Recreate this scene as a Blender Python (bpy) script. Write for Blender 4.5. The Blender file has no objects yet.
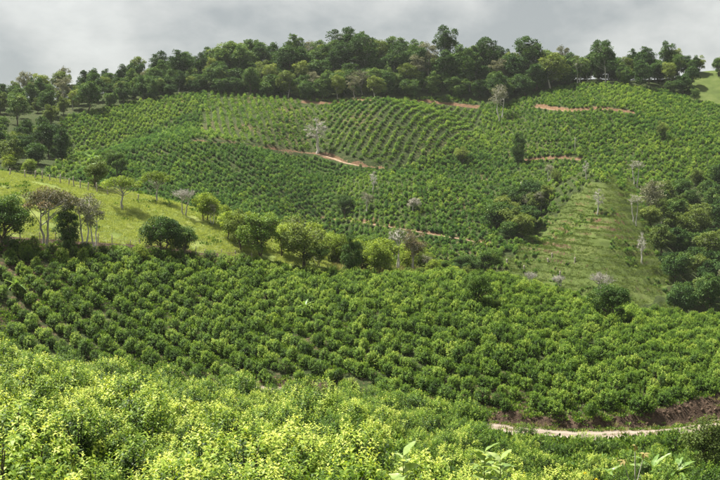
import bpy, math, random
import numpy as np

rng = np.random.default_rng(7)
random.seed(7)
scn = bpy.context.scene
C = scn.collection

# ------------------------------------------------------------------ camera, sky, sun, exposure
F = 1000.0                       # focal length in photograph pixels (720 wide)
PITCH = math.atan(40 / F)
cam_d = bpy.data.cameras.new("camera")
cam = bpy.data.objects.new("camera", cam_d)
C.objects.link(cam)
cam_d.lens, cam_d.sensor_width = 50, 36
cam_d.clip_start, cam_d.clip_end = 0.5, 20000
cam.location = (0, 0, 0)
cam.rotation_euler = (math.pi / 2 - PITCH, 0, 0)
scn.camera = cam

SUN_EL, SUN_AZ = math.radians(62), math.radians(-64)      # azimuth measured from +Y towards +X
SUN_DIR = np.array([math.cos(SUN_EL) * math.sin(SUN_AZ), math.cos(SUN_EL) * math.cos(SUN_AZ), math.sin(SUN_EL)])

world = bpy.data.worlds.new("World")
scn.world = world
world.use_nodes = True
nt = world.node_tree
nt.nodes.clear()
wout = nt.nodes.new("ShaderNodeOutputWorld")
sky = nt.nodes.new("ShaderNodeTexSky")
sky.sky_type = 'NISHITA'
sky.sun_disc = False
sky.sun_elevation = SUN_EL
sky.sun_rotation = SUN_AZ
bg1 = nt.nodes.new("ShaderNodeBackground")
bg1.inputs['Strength'].default_value = 0.05
nt.links.new(sky.outputs[0], bg1.inputs['Color'])
tc = nt.nodes.new("ShaderNodeTexCoord")
mp = nt.nodes.new("ShaderNodeMapping")
mp.inputs['Scale'].default_value = (1.0, 1.0, 1.7)
mp.inputs['Location'].default_value = (2.1, 0.9, 0.3)
nt.links.new(tc.outputs['Generated'], mp.inputs['Vector'])
n1 = nt.nodes.new("ShaderNodeTexNoise")
n1.inputs['Scale'].default_value = 5.6
n1.inputs['Detail'].default_value = 8
n1.inputs['Roughness'].default_value = 0.56
n1.inputs['Distortion'].default_value = 0.1
nt.links.new(mp.outputs[0], n1.inputs['Vector'])
cr = nt.nodes.new("ShaderNodeValToRGB")
e = cr.color_ramp.elements
e[0].position, e[0].color = 0.35, (0.27, 0.285, 0.28, 1)
e[1].position, e[1].color = 0.65, (0.57, 0.575, 0.545, 1)
m_ = cr.color_ramp.elements.new(0.50)
m_.color = (0.42, 0.425, 0.405, 1)
nt.links.new(n1.outputs['Fac'], cr.inputs[0])
bg2 = nt.nodes.new("ShaderNodeBackground")
bg2.inputs['Strength'].default_value = 0.53
nt.links.new(cr.outputs[0], bg2.inputs['Color'])
mixw = nt.nodes.new("ShaderNodeMixShader")
mixw.inputs[0].default_value = 0.9
nt.links.new(bg1.outputs[0], mixw.inputs[1])
nt.links.new(bg2.outputs[0], mixw.inputs[2])
nt.links.new(mixw.outputs[0], wout.inputs[0])

sun_d = bpy.data.lights.new("sun", 'SUN')
sun_d.energy = 4.7
sun_d.angle = math.radians(2.5)
sun_d.color = (1.0, 0.95, 0.84)
sun = bpy.data.objects.new("sun", sun_d)
C.objects.link(sun)
from mathutils import Vector, Matrix, Euler
sun.rotation_euler = Vector(-SUN_DIR).to_track_quat('-Z', 'Y').to_euler()

vs = scn.view_settings
scn.display_settings.display_device = 'sRGB'
vs.view_transform, vs.look, vs.exposure, vs.gamma = 'Standard', 'None', 1.58, 1.0
vs.use_curve_mapping = False
cy = scn.cycles
cy.max_bounces, cy.diffuse_bounces, cy.glossy_bounces, cy.transmission_bounces = 6, 4, 2, 4
cy.volume_bounces, cy.transparent_max_bounces = 1, 4
cy.use_denoising = True
cy.sample_clamp_indirect = 4.0
cy.caustics_reflective = cy.caustics_refractive = False

# ------------------------------------------------------------------ projection helpers
CP, SP = math.cos(PITCH), math.sin(PITCH)


def ray(u, v):
    x, y = (u - 360.0) / F, (240.0 - v) / F
    return x, CP + y * SP, -SP + y * CP


def zat(u, v, r):
    dx, dy, dz = ray(u, v)
    return r * dz / math.hypot(dx, dy)


def proj(P):
    P = np.asarray(P, float)
    X, Y, Z = P[..., 0], P[..., 1], P[..., 2]
    dep = np.maximum(Y * CP - Z * SP, 0.01)
    return 360 + F * X / dep, 240 - F * (Y * SP + Z * CP) / dep


def vnoise(x, y, seed=0):
    """smooth value noise in numpy, about -1..1"""
    x, y = np.asarray(x, float), np.asarray(y, float)
    xi, yi = np.floor(x).astype(np.int64), np.floor(y).astype(np.int64)
    xf, yf = x - xi, y - yi
    xf, yf = xf * xf * (3 - 2 * xf), yf * yf * (3 - 2 * yf)

    def h(a, b):
        n = (a * 374761393 + b * 668265263 + seed * 974634321) & 0xFFFFFFFF
        n = ((n ^ (n >> 13)) * 1274126177) & 0xFFFFFFFF
        return ((n ^ (n >> 16)) & 0xFFFF) / 32767.5 - 1
    a, b, c, d = h(xi, yi), h(xi + 1, yi), h(xi, yi + 1), h(xi + 1, yi + 1)
    return (a * (1 - xf) + b * xf) * (1 - yf) + (c * (1 - xf) + d * xf) * yf


def fbm(x, y, seed=0, octv=4):
    s, a = 0, 1.0
    for o in range(octv):
        s = s + a * vnoise(x * 2 ** o, y * 2 ** o, seed + o)
        a *= 0.5
    return s / 1.9


def pchip(xk, yk, x):
    xk, yk, x = np.asarray(xk, float), np.asarray(yk, float), np.asarray(x, float)
    h = np.diff(xk)
    d = np.diff(yk) / h
    m = np.zeros_like(yk)
    m[0], m[-1] = d[0], d[-1]
    for i in range(1, len(xk) - 1):
        if d[i - 1] * d[i] > 0:
            w1, w2 = 2 * h[i] + h[i - 1], h[i] + 2 * h[i - 1]
            m[i] = (w1 + w2) / (w1 / d[i - 1] + w2 / d[i])
    xc = np.clip(x, xk[0], xk[-1])
    k = np.clip(np.searchsorted(xk, xc, side='right') - 1, 0, len(h) - 1)
    t = (xc - xk[k]) / h[k]
    t2, t3 = t * t, t * t * t
    return (2 * t3 - 3 * t2 + 1) * yk[k] + (t3 - 2 * t2 + t) * h[k] * m[k] + (-2 * t3 + 3 * t2) * yk[k + 1] + (t3 - t2) * h[k] * m[k + 1]


# ------------------------------------------------------------------ terrain: feature lines from the camera outwards
# each line: photo columns u, distance r and either ground row v or height z there
def line(us, rs, vs=None, zs=None):
    if zs is None:
        zs = [zat(u, v, r) for u, v, r in zip(us, vs, rs)]
    return us, rs, zs


ROAD_U = [-200, 0, 120, 240, 360, 480, 570, 640, 720, 900]
ROAD_R = [124, 122, 120, 116, 110, 104, 103, 105, 109, 116]
ROAD_Z = [-18.4, -19.6, -20.6, -21.8, -22.4, -23.5, -23.9, -23.9, -23.4, -21.5]
LINES = [
    line([-300, 1020], [4, 4], zs=[-2.6, -2.6]),
    line([-300, 360, 1020], [12, 12, 12], zs=[-5.3, -5.5, -6.0]),
    line([-200, 0, 240, 360, 480, 600, 720, 900], [28] * 8, zs=[-9.0, -9.4, -9.8, -10.6, -11.8, -12.8, -13.2, -13.6]),
    line([-200, 0, 240, 360, 480, 600, 720, 900], [50] * 8, zs=[-10.4, -11.2, -13.0, -14.2, -15.6, -16.9, -17.2, -17.4]),
    line([-200, 0, 120, 240, 360, 480, 600, 720, 900], [90, 88, 87, 85, 82, 80, 83, 86, 88], zs=[-13.8, -14.9, -16.4, -17.9, -18.4, -20.7, -23.9, -23.3, -21]),
    line(ROAD_U, [r - 2.4 for r in ROAD_R], zs=ROAD_Z),
    line(ROAD_U, [r + 2.2 for r in ROAD_R], zs=[z + 0.02 for z in ROAD_Z]),
    line(ROAD_U, [r + b for r, b in zip(ROAD_R, [3.4, 3.4, 3.4, 3.4, 3.4, 3.2, 3.2, 3.8, 5.0, 5])], zs=[z + b for z, b in zip(ROAD_Z, [.5, .5, .5, .6, .7, .8, 1.0, 1.4, 2.4, 2.6])]),
    line([-200, 0, 120, 240, 360, 480, 600, 720, 900], [149, 152, 157, 162, 166, 168, 166, 165, 160], [236, 246, 252, 263, 275, 279, 306, 323, 340]),
    line([-200, 0, 120, 240, 320, 360, 420, 480, 600, 720, 900], [200, 198, 196, 190, 185, 182, 181, 186, 186, 186, 186], [150, 173, 190, 222, 256, 268, 271, 288, 325, 342, 350]),
    line([-200, 0, 120, 240, 360, 480, 600, 720, 900], [240, 238, 236, 226, 226, 226, 214, 216, 216], zs=[-3, -4, -5, -12, -20, -25, -27, -29, -30]),
    line([-200, 0, 120, 240, 360, 480, 540, 600, 660, 720, 900], [300, 290, 280, 270, 265, 262, 256, 250, 248, 246, 246], [155, 165, 185, 215, 245, 248, 262, 245, 270, 292, 300]),
    line([-200, 0, 120, 240, 360, 480, 540, 600, 660, 720, 900], [345, 340, 335, 330, 325, 325, 310, 294, 300, 305, 310], [125, 135, 150, 165, 175, 187, 198, 189, 208, 225, 230]),
    line([-200, 0, 120, 240, 360, 480, 600, 720, 900], [385, 385, 385, 385, 385, 390, 372, 375, 380], [110, 115, 114, 112, 115, 125, 138, 150, 150]),
    line([-200, 0, 120, 240, 360, 480, 600, 720, 900], [410, 412, 415, 415, 415, 420, 420, 430, 430], [105, 106, 99, 95, 98, 104, 95, 108, 110]),
    line([-200, 0, 60, 120, 180, 240, 360, 480, 600, 660, 700, 760, 900], [435, 440, 445, 450, 452, 455, 455, 458, 462, 466, 470, 472, 470], [105, 103, 99, 92, 86, 74, 72, 76, 79, 80, 73, 69, 66]),
    line([-300, 1020], [540, 540], zs=[25, 38]),
    line([-300, 1020], [800, 800], zs=[-6, -6]),
    line([-300, 1020], [9000, 9000], zs=[-40, -40]),
]


def az_u(u):
    return np.arctan2((np.asarray(u, float) - 360) / F, CP)


def u_az(a):
    return 360 + F * CP * np.tan(np.clip(a, -0.6, 0.6))


AZ = np.concatenate([np.linspace(-math.pi, -0.62, 26)[:-1], np.linspace(-0.62, -0.41, 26)[:-1], np.linspace(-0.41, 0.41, 560), np.linspace(0.41, 0.62, 26)[1:], np.linspace(0.62, math.pi, 26)[1:]])
RR = np.concatenate([[0.5, 2], np.arange(4, 96, 0.7), np.arange(96, 126, 0.28), np.arange(126, 205, 0.5), np.arange(205, 240, 1.4), np.arange(240, 480, 0.85), [484, 490, 500, 515, 540, 580, 640, 720, 800, 1000, 1400, 2200, 4000, 9000]])
UZ = np.clip(u_az(AZ), -300, 1020)
KR = np.stack([pchip(*np.array([l[0], l[1]], float), UZ) for l in LINES], 1)
KZ = np.stack([pchip(*np.array([l[0], l[2]], float), UZ) for l in LINES], 1)
KR = np.concatenate([np.zeros((len(AZ), 1)), KR], 1)
KZ = np.concatenate([np.full((len(AZ), 1), -1.7), KZ], 1)
# feature lines used later, as functions of the photo column
L_ROAD_IN, L_ROAD_OUT, L_BANK, L_CREST, L_PAST, L_EDGE, L_RIDGE = 6, 7, 8, 9, 10, 15, 16


def feat(k, a):
    return np.interp(a, AZ, KR[:, k])


ZG = np.stack([pchip(KR[i], KZ[i], RR) for i in range(len(AZ))])
GX = np.sin(AZ)[:, None] * RR[None, :]
GY = np.cos(AZ)[:, None] * RR[None, :]
GU = np.broadcast_to(UZ[:, None], ZG.shape)
RG = np.broadcast_to(RR[None, :], ZG.shape)


def gauss(x, y, cx, cy, sx, sy, rot=0.0):
    c, s = math.cos(rot), math.sin(rot)
    dx, dy = x - cx, y - cy
    return np.exp(-(((dx * c + dy * s) / sx) ** 2 + ((-dx * s + dy * c) / sy) ** 2) / 2)


far_w = np.clip((RG - 245) / 30, 0, 1) * np.clip((520 - RG) / 60, 0, 1)
bump = (9.5 * gauss(GX, GY, 24, 298, 21, 17, 0.15) - 6.0 * gauss(GX, GY, 22, 345, 26, 12, 0.1)
        - 9.5 * gauss(GX, GY, -9, 292, 8, 36, 0.12) - 9.0 * gauss(GX, GY, 46, 284, 8, 32, 0.40)
        + 8.0 * gauss(GX, GY, 57, 268, 17, 28, -0.1) - 7.0 * gauss(GX, GY, 96, 282, 12, 38, -0.2) + 8.0 * gauss(GX, GY, -48, 320, 24, 22, -0.3)
        - 7.0 * gauss(GX, GY, -92, 335, 12, 32, -0.45) + 5.0 * gauss(GX, GY, 10, 385, 20, 14) - 6.0 * gauss(GX, GY, 50, 385, 11, 30, .25)
        + 7.0 * gauss(GX, GY, 98, 372, 26, 20, 0.1) - 5.0 * gauss(GX, GY, 75, 335, 12, 22, -0.5) - 4.0 * gauss(GX, GY, -18, 365, 9, 26, -0.2))
ZG = ZG + bump * np.clip((RG - 225) / 25, 0, 1)
ZG = ZG + far_w * (1.6 * fbm(GX / 38, GY / 38, 3, 3) + 0.35 * fbm(GX / 7, GY / 7, 4, 2))
mid_w = np.clip((RG - 112) / 12, 0, 1) * np.clip((235 - RG) / 20, 0, 1)
ZG = ZG + mid_w * (0.55 * fbm(GX / 22, GY / 22, 8, 2) + 0.10 * fbm(GX / 2.2, GY / 2.2, 9, 2))
fg_w = np.clip((RG - 6) / 10, 0, 1) * np.clip((97 - RG) / 10, 0, 1)
ZG = ZG + fg_w * (0.6 * fbm(GX / 13, GY / 13, 12, 2) + 0.08 * fbm(GX / 1.5, GY / 1.5, 13, 2))
bank_r = RG - feat(L_ROAD_OUT, AZ)[:, None]
bank_w = np.exp(-((bank_r - 1.0) / 0.9) ** 2)
ZG = ZG + bank_w * 0.6 * fbm(GX / 1.3, GY / 1.3, 21, 3)


def hgt(x, y, Z=None):
    Z = ZG if Z is None else Z
    x, y = np.asarray(x, float), np.asarray(y, float)
    a, r = np.arctan2(x, y), np.hypot(x, y)
    i = np.clip(np.searchsorted(AZ, a) - 1, 0, len(AZ) - 2)
    j = np.clip(np.searchsorted(RR, r) - 1, 0, len(RR) - 2)
    s = (a - AZ[i]) / (AZ[i + 1] - AZ[i])
    t = np.clip((r - RR[j]) / (RR[j + 1] - RR[j]), 0, 1)
    return (Z[i, j] * (1 - s) + Z[i + 1, j] * s) * (1 - t) + (Z[i, j + 1] * (1 - s) + Z[i + 1, j + 1] * s) * t


MARCH = np.arange(8, 500, 0.4)


def hit(u, v, rmin=8.0):
    """the point of the hillside seen at a photo pixel (first hit beyond rmin)"""
    dx, dy, dz = ray(u, v)
    L = math.hypot(dx, dy)
    r = MARCH[MARCH >= rmin]
    x, y, z = dx / L * r, dy / L * r, dz / L * r
    g = hgt(x, y)
    k = np.nonzero(z <= g)[0]
    if len(k) == 0:
        k = [int(np.argmin(z - g))]
    k = k[0]
    return np.array([x[k], y[k], g[k]])


def visible(P, veg=1.2):
    """whether the straight line from the camera to P clears the ground (with low vegetation on it)"""
    P = np.asarray(P, float)
    t = np.linspace(0.12, 0.965, 70)[None, :]
    x, y, z = P[:, 0:1] * t, P[:, 1:2] * t, P[:, 2:3] * t
    return np.all(z > hgt(x, y) + veg * (np.hypot(x, y) < 170), axis=1)


# far dirt tracks cut into the hillside (photo pixels -> world polyline -> flattened ground)
TRACKS = {
    'upper': ([(200, 141), (228, 144), (255, 147), (285, 151), (312, 153), (328, 156), (344, 163), (362, 166), (379, 168)], 2.3),
    'forest_edge': ([(308, 103), (330, 104), (352, 100), (372, 101), (400, 100), (425, 102), (450, 105), (475, 108)], 1.4),
    'right_upper': ([(536, 107), (552, 109), (572, 112), (592, 109), (612, 110), (632, 113)], 1.5),
    'right_lower': ([(528, 160), (545, 159), (562, 158), (580, 160)], 1.5),
    'valley': ([(322, 218), (345, 219), (372, 224), (398, 228), (425, 233), (455, 238), (484, 243)], 1.1),
}
track_pts, soil_red = {}, np.zeros_like(ZG)
for nm, (px, w) in TRACKS.items():
    P = np.array([hit(u, v, 240) for u, v in px])
    t = np.linspace(0, len(P) - 1, 90)
    Q = np.stack([np.interp(t, np.arange(len(P)), P[:, c]) for c in range(3)], 1)
    for _ in range(30):
        Q[1:-1] = (Q[:-2] + 2 * Q[1:-1] + Q[2:]) / 4
    track_pts[nm] = (Q, w)
Z0 = ZG.copy()
for nm, (Q, w) in track_pts.items():
    ia = np.nonzero((AZ > np.arctan2(Q[:, 0], Q[:, 1]).min() - 0.03) & (AZ < np.arctan2(Q[:, 0], Q[:, 1]).max() + 0.03))[0]
    jr = np.nonzero((RR > np.hypot(Q[:, 0], Q[:, 1]).min() - 9) & (RR < np.hypot(Q[:, 0], Q[:, 1]).max() + 9))[0]
    sub = np.ix_(ia, jr)
    dx = GX[sub][..., None] - Q[:, 0]
    dy = GY[sub][..., None] - Q[:, 1]
    D = np.hypot(dx, dy)
    k = D.argmin(-1)
    dist = D.min(-1)
    tz = Q[k, 2]
    up = Z0[sub] > tz
    wob = 0.5 * fbm(GX[sub] / 4, GY[sub] / 4, 31, 2)
    reach = np.where(up, 1.7, 2.6) + wob
    f = 1 - np.clip((dist - w / 2) / reach, 0, 1)
    f = f * f * (3 - 2 * f)
    ZG[sub] = ZG[sub] * (1 - f) + (tz - 0.25) * f
    s = 1 - np.clip((dist - w / 2 - np.where(up, {'forest_edge': 1.5, 'right_upper': 1.2}.get(nm, 0.35), -0.3) - 2.4 * wob) / 1.3, 0, 1)
    soil_red[sub] = np.maximum(soil_red[sub], s)

# grassy spur on the right: narrow planting terraces
SPUR = [(496, 262), (520, 240), (546, 216), (566, 196), (586, 184), (612, 181), (636, 192), (654, 222), (668, 258), (676, 305), (600, 305), (540, 290)]
PU, PV = proj(np.stack([GX, GY, ZG], -1))


def in_poly(u, v, poly):
    u, v = np.asarray(u, float), np.asarray(v, float)
    ins = np.zeros(u.shape, bool)
    n = len(poly)
    for i in range(n):
        x1, y1 = poly[i]
        x2, y2 = poly[(i + 1) % n]
        if y1 != y2:
            c = ((y1 > v) != (y2 > v)) & (u < (x2 - x1) * (v - y1) / (y2 - y1) + x1)
            ins ^= c
    return ins


def soft_poly(u, v, poly, j=5):
    return in_poly(u + j * vnoise(u / 9, v / 9, 41), v + j * vnoise(u / 9, v / 9, 42), poly)


spur_m = (soft_poly(PU, PV, SPUR, 11) & (RG > 212) & (RG < 325)).astype(float)
for _ in range(3):
    spur_m[1:-1, 1:-1] = (spur_m[1:-1, 1:-1] * 2 + spur_m[:-2, 1:-1] + spur_m[2:, 1:-1] + spur_m[1:-1, :-2] + spur_m[1:-1, 2:]) / 6
tt = (ZG + 0.10 * GX + 0.5 * vnoise(GX / 9, GY / 9, 50)) / 1.9
fr = tt - np.floor(tt)
step = np.clip((fr - 0.55) / 0.45, 0, 1)
step = step * step * (3 - 2 * step)
ZG = ZG + spur_m * 0.8 * 1.9 * (step - fr)
terr_soil = spur_m * np.exp(-((fr - 0.80) / 0.13) ** 2) * np.clip(0.40 + 0.9 * fbm(GX / 6, GY / 6, 52, 2), 0, 1)


# ------------------------------------------------------------------ mesh and material helpers
def link(o, parent=None):
    C.objects.link(o)
    if parent is not None:
        o.parent = parent
    return o


def tag(o, label=None, cat=None, group=None, kind=None):
    for k, v in (('label', label), ('category', cat), ('group', group), ('kind', kind)):
        if v:
            o[k] = v
    return o


def mesh_np(name, V, Fq, mat=None, face_attr=None, smooth=False):
    """Fq: (n,3) or (n,4) faces, or list of such arrays"""
    if not isinstance(Fq, list):
        Fq = [Fq]
    Fq = [np.asarray(f, np.int32) for f in Fq if len(f)]
    me = bpy.data.meshes.new(name)
    V = np.asarray(V, np.float32)
    me.vertices.add(len(V))
    me.vertices.foreach_set('co', V.ravel())
    loops = np.concatenate([f.ravel() for f in Fq])
    tot = np.concatenate([np.full(len(f), f.shape[1], np.int32) for f in Fq])
    start = np.concatenate([[0], np.cumsum(tot)[:-1]]).astype(np.int32)
    me.loops.add(len(loops))
    me.loops.foreach_set('vertex_index', loops)
    me.polygons.add(len(tot))
    me.polygons.foreach_set('loop_start', start)
    me.polygons.foreach_set('loop_total', tot)
    if smooth:
        me.polygons.foreach_set('use_smooth', np.ones(len(tot), bool))
    for k, a in (face_attr or {}).items():
        at = me.attributes.new(k, 'FLOAT', 'FACE')
        at.data.foreach_set('value', np.asarray(a, np.float32))
    me.update(calc_edges=True)
    if mat:
        me.materials.append(mat)
    return me


class Nodes:
    def __init__(s, name):
        s.m = bpy.data.materials.new(name)
        s.m.use_nodes = True
        s.t = s.m.node_tree
        s.t.nodes.clear()
        s.out = s.t.nodes.new("ShaderNodeOutputMaterial")

    def n(s, kind, **kw):
        x = s.t.nodes.new("ShaderNode" + kind)
        for k, v in kw.items():
            if k in x.inputs.keys():
                x.inputs[k].default_value = v
            else:
                setattr(x, k, v)
        return x

    def l(s, a, b):
        s.t.links.new(a, b)

    def mix(s, fac, a, b, blend='MIX'):
        x = s.t.nodes.new("ShaderNodeMix")
        x.data_type, x.blend_type = 'RGBA', blend
        for v, i in ((fac, 0), (a, 6), (b, 7)):
            if hasattr(v, 'links') or hasattr(v, 'is_output'):
                s.l(v, x.inputs[i])
            else:
                x.inputs[i].default_value = v if i == 0 else (*v, 1)
        return x.outputs[2]

    def ramp(s, src, stops):
        x = s.t.nodes.new("ShaderNodeValToRGB")
        el = x.color_ramp.elements
        while len(el) < len(stops):
            el.new(0.5)
        for q, (p, c) in zip(el, stops):
            q.position, q.color = p, (*c, 1)
        s.l(src, x.inputs[0])
        return x.outputs[0]

    def math(s, op, a, b=0.0, clamp=False):
        x = s.t.nodes.new("ShaderNodeMath")
        x.operation, x.use_clamp = op, clamp
        for v, i in ((a, 0), (b, 1)):
            if hasattr(v, 'is_output'):
                s.l(v, x.inputs[i])
            else:
                x.inputs[i].default_value = v
        return x.outputs[0]

    def noise(s, scale, detail=4, rough=0.55, coord=None):
        x = s.n("TexNoise", Scale=scale, Detail=detail, Roughness=rough)
        if coord is not None:
            s.l(coord, x.inputs['Vector'])
        return x.outputs['Fac']


def leaf_mat(name, stops, transl=0.30, rough=0.5, obj_w=0.25, spec=0.35, warm=(1.15, 1.1, 0.55)):
    """leaf colour from each leaf's own tint and each plant's own random value"""
    N = Nodes(name)
    at = N.n("Attribute", attribute_name='tint')
    oi = N.n("ObjectInfo")
    v = N.math('MULTIPLY_ADD', oi.outputs['Random'], obj_w)
    v.node.inputs[2].default_value = -obj_w / 2
    f = N.math('ADD', at.outputs['Fac'], v, True)
    col = N.ramp(f, stops)
    p = N.n("BsdfPrincipled", Roughness=rough)
    p.inputs['Specular IOR Level'].default_value = spec
    N.l(col, p.inputs['Base Color'])
    tr = N.n("BsdfTranslucent")
    N.l(N.mix(1.0, col, warm, 'MULTIPLY'), tr.inputs['Color'])
    mx = N.n("MixShader")
    mx.inputs[0].default_value = transl
    N.l(p.outputs[0], mx.inputs[1])
    N.l(tr.outputs[0], mx.inputs[2])
    N.l(mx.outputs[0], N.out.inputs[0])
    return N.m


def bark_mat(name, a, b, scale=6.0):
    N = Nodes(name)
    g = N.n("NewGeometry")
    mpn = N.n("Mapping")
    mpn.inputs['Scale'].default_value = (1, 1, 0.35)
    N.l(g.outputs['Position'], mpn.inputs[0])
    f = N.noise(scale, 5, 0.6, mpn.outputs[0])
    col = N.ramp(f, [(0.35, a), (0.65, b)])
    p = N.n("BsdfPrincipled", Roughness=0.9)
    p.inputs['Specular IOR Level'].default_value = 0.1
    N.l(col, p.inputs['Base Color'])
    bp = N.n("Bump", Strength=0.6, Distance=0.05)
    N.l(f, bp.inputs['Height'])
    N.l(bp.outputs[0], p.inputs['Normal'])
    N.l(p.outputs[0], N.out.inputs[0])
    return N.m


M = {}
M['coffee_near'] = leaf_mat('coffee_leaf_flush', [(0.0, (0.020, 0.048, 0.005)), (0.33, (0.078, 0.148, 0.012)), (0.62, (0.225, 0.325, 0.034)), (1.0, (0.52, 0.58, 0.13))], 0.36, 0.5, 0.30, 0.2)
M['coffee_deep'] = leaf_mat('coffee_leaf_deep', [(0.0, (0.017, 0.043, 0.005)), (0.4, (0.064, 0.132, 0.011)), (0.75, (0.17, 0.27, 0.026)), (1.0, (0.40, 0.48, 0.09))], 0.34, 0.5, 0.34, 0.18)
M['coffee_mid'] = leaf_mat('coffee_leaf', [(0.0, (0.022, 0.055, 0.007)), (0.4, (0.076, 0.150, 0.016)), (0.75, (0.185, 0.29, 0.036)), (1.0, (0.40, 0.47, 0.10))], 0.28, 0.55, 0.46, 0.14)
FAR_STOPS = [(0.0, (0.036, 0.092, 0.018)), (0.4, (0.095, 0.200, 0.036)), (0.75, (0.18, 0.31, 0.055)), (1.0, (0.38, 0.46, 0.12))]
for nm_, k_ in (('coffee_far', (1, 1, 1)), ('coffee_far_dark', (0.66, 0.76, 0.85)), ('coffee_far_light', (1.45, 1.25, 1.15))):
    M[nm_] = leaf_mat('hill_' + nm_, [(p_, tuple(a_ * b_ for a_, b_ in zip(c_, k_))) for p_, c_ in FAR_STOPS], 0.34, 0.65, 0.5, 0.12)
M['forest'] = leaf_mat('forest_leaf', [(0.0, (0.024, 0.056, 0.017)), (0.45, (0.058, 0.118, 0.030)), (0.8, (0.115, 0.19, 0.046)), (1.0, (0.20, 0.27, 0.08))], 0.26, 0.65, 0.6, 0.12)
M['olive'] = leaf_mat('olive_leaf', [(0.0, (0.062, 0.098, 0.024)), (0.45, (0.135, 0.19, 0.042)), (0.8, (0.23, 0.29, 0.07)), (1.0, (0.36, 0.40, 0.13))], 0.32, 0.6, 0.45, 0.15)
M['garden'] = leaf_mat('garden_leaf', [(0.0, (0.075, 0.11, 0.022)), (0.45, (0.17, 0.225, 0.045)), (0.8, (0.28, 0.33, 0.08)), (1.0, (0.40, 0.43, 0.14))], 0.32, 0.5, 0.1, 0.3)
M['bright'] = leaf_mat('bright_leaf', [(0.0, (0.10, 0.155, 0.024)), (0.45, (0.20, 0.285, 0.042)), (0.8, (0.32, 0.40, 0.07)), (1.0, (0.46, 0.52, 0.13))], 0.36, 0.6, 0.35, 0.15)
M['dark'] = leaf_mat('dark_leaf', [(0.0, (0.026, 0.062, 0.016)), (0.45, (0.062, 0.125, 0.029)), (0.8, (0.12, 0.20, 0.042)), (1.0, (0.22, 0.29, 0.08))], 0.28, 0.6, 0.3, 0.15)
M['greygreen'] = leaf_mat('grey_leaf', [(0.0, (0.09, 0.10, 0.055)), (0.5, (0.18, 0.19, 0.105)), (1.0, (0.32, 0.32, 0.20))], 0.25, 0.65, 0.3, 0.2, (1.1, 1.05, 0.8))
M['pinkish'] = leaf_mat('seedpod_leaf', [(0.0, (0.07, 0.085, 0.035)), (0.35, (0.14, 0.135, 0.06)), (0.7, (0.25, 0.185, 0.11)), (1.0, (0.36, 0.28, 0.18))], 0.25, 0.65, 0.2, 0.2, (1.1, 1.0, 0.7))
M['pale'] = leaf_mat('pale_twig_leaf', [(0.0, (0.20, 0.19, 0.15)), (0.5, (0.36, 0.34, 0.28)), (1.0, (0.52, 0.50, 0.43))], 0.2, 0.7, 0.2, 0.15, (1.0, 0.98, 0.9))
M['banana'] = leaf_mat('banana_leaf', [(0.0, (0.09, 0.18, 0.04)), (0.5, (0.18, 0.29, 0.075)), (1.0, (0.32, 0.42, 0.15))], 0.35, 0.4, 0.2, 0.4)
M['bigleaf'] = leaf_mat('broad_leaf', [(0.0, (0.12, 0.21, 0.05)), (0.5, (0.28, 0.38, 0.11)), (1.0, (0.46, 0.53, 0.23))], 0.38, 0.38, 0.5, 0.5)
M['yellow'] = leaf_mat('yellow_petal', [(0.0, (0.55, 0.42, 0.02)), (1.0, (0.75, 0.62, 0.04))], 0.3, 0.6, 0.1, 0.2, (1, 1, 0.6))
M['deadleaf'] = leaf_mat('dry_leaf', [(0.0, (0.20, 0.17, 0.06)), (1.0, (0.34, 0.29, 0.11))], 0.3, 0.7, 0.2, 0.2, (1, 0.9, 0.6))
M['grass'] = leaf_mat('pasture_grass', [(0.0, (0.20, 0.26, 0.065)), (0.5, (0.33, 0.39, 0.11)), (1.0, (0.46, 0.50, 0.20))], 0.3, 0.6, 0.45, 0.2)
M['spurgrass'] = leaf_mat('spur_grass', [(0.0, (0.056, 0.094, 0.022)), (0.5, (0.114, 0.168, 0.038)), (1.0, (0.21, 0.25, 0.08))], 0.3, 0.6, 0.45, 0.2)
M['weed'] = leaf_mat('weed_leaf', [(0.0, (0.036, 0.085, 0.013)), (0.5, (0.095, 0.175, 0.026)), (1.0, (0.22, 0.31, 0.06))], 0.3, 0.6, 0.5, 0.2)
M['drygrass'] = leaf_mat('dry_grass', [(0.0, (0.16, 0.17, 0.06)), (0.5, (0.28, 0.28, 0.12)), (1.0, (0.42, 0.40, 0.20))], 0.25, 0.7, 0.3, 0.15)
M['bark'] = bark_mat('bark_brown', (0.055, 0.042, 0.032), (0.15, 0.12, 0.095))
M['bark_pale'] = bark_mat('bark_pale', (0.24, 0.225, 0.20), (0.46, 0.44, 0.40))
M['clod'] = bark_mat('clod_earth', (0.05, 0.034, 0.024), (0.125, 0.088, 0.063), 5)
M['bark_white'] = bark_mat('bark_white', (0.32, 0.30, 0.27), (0.58, 0.56, 0.51))
M['wood_post'] = bark_mat('weathered_post', (0.22, 0.19, 0.16), (0.40, 0.36, 0.31), 9)
M['banana_stem'] = bark_mat('banana_stem', (0.14, 0.17, 0.05), (0.26, 0.28, 0.10), 4)


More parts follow.
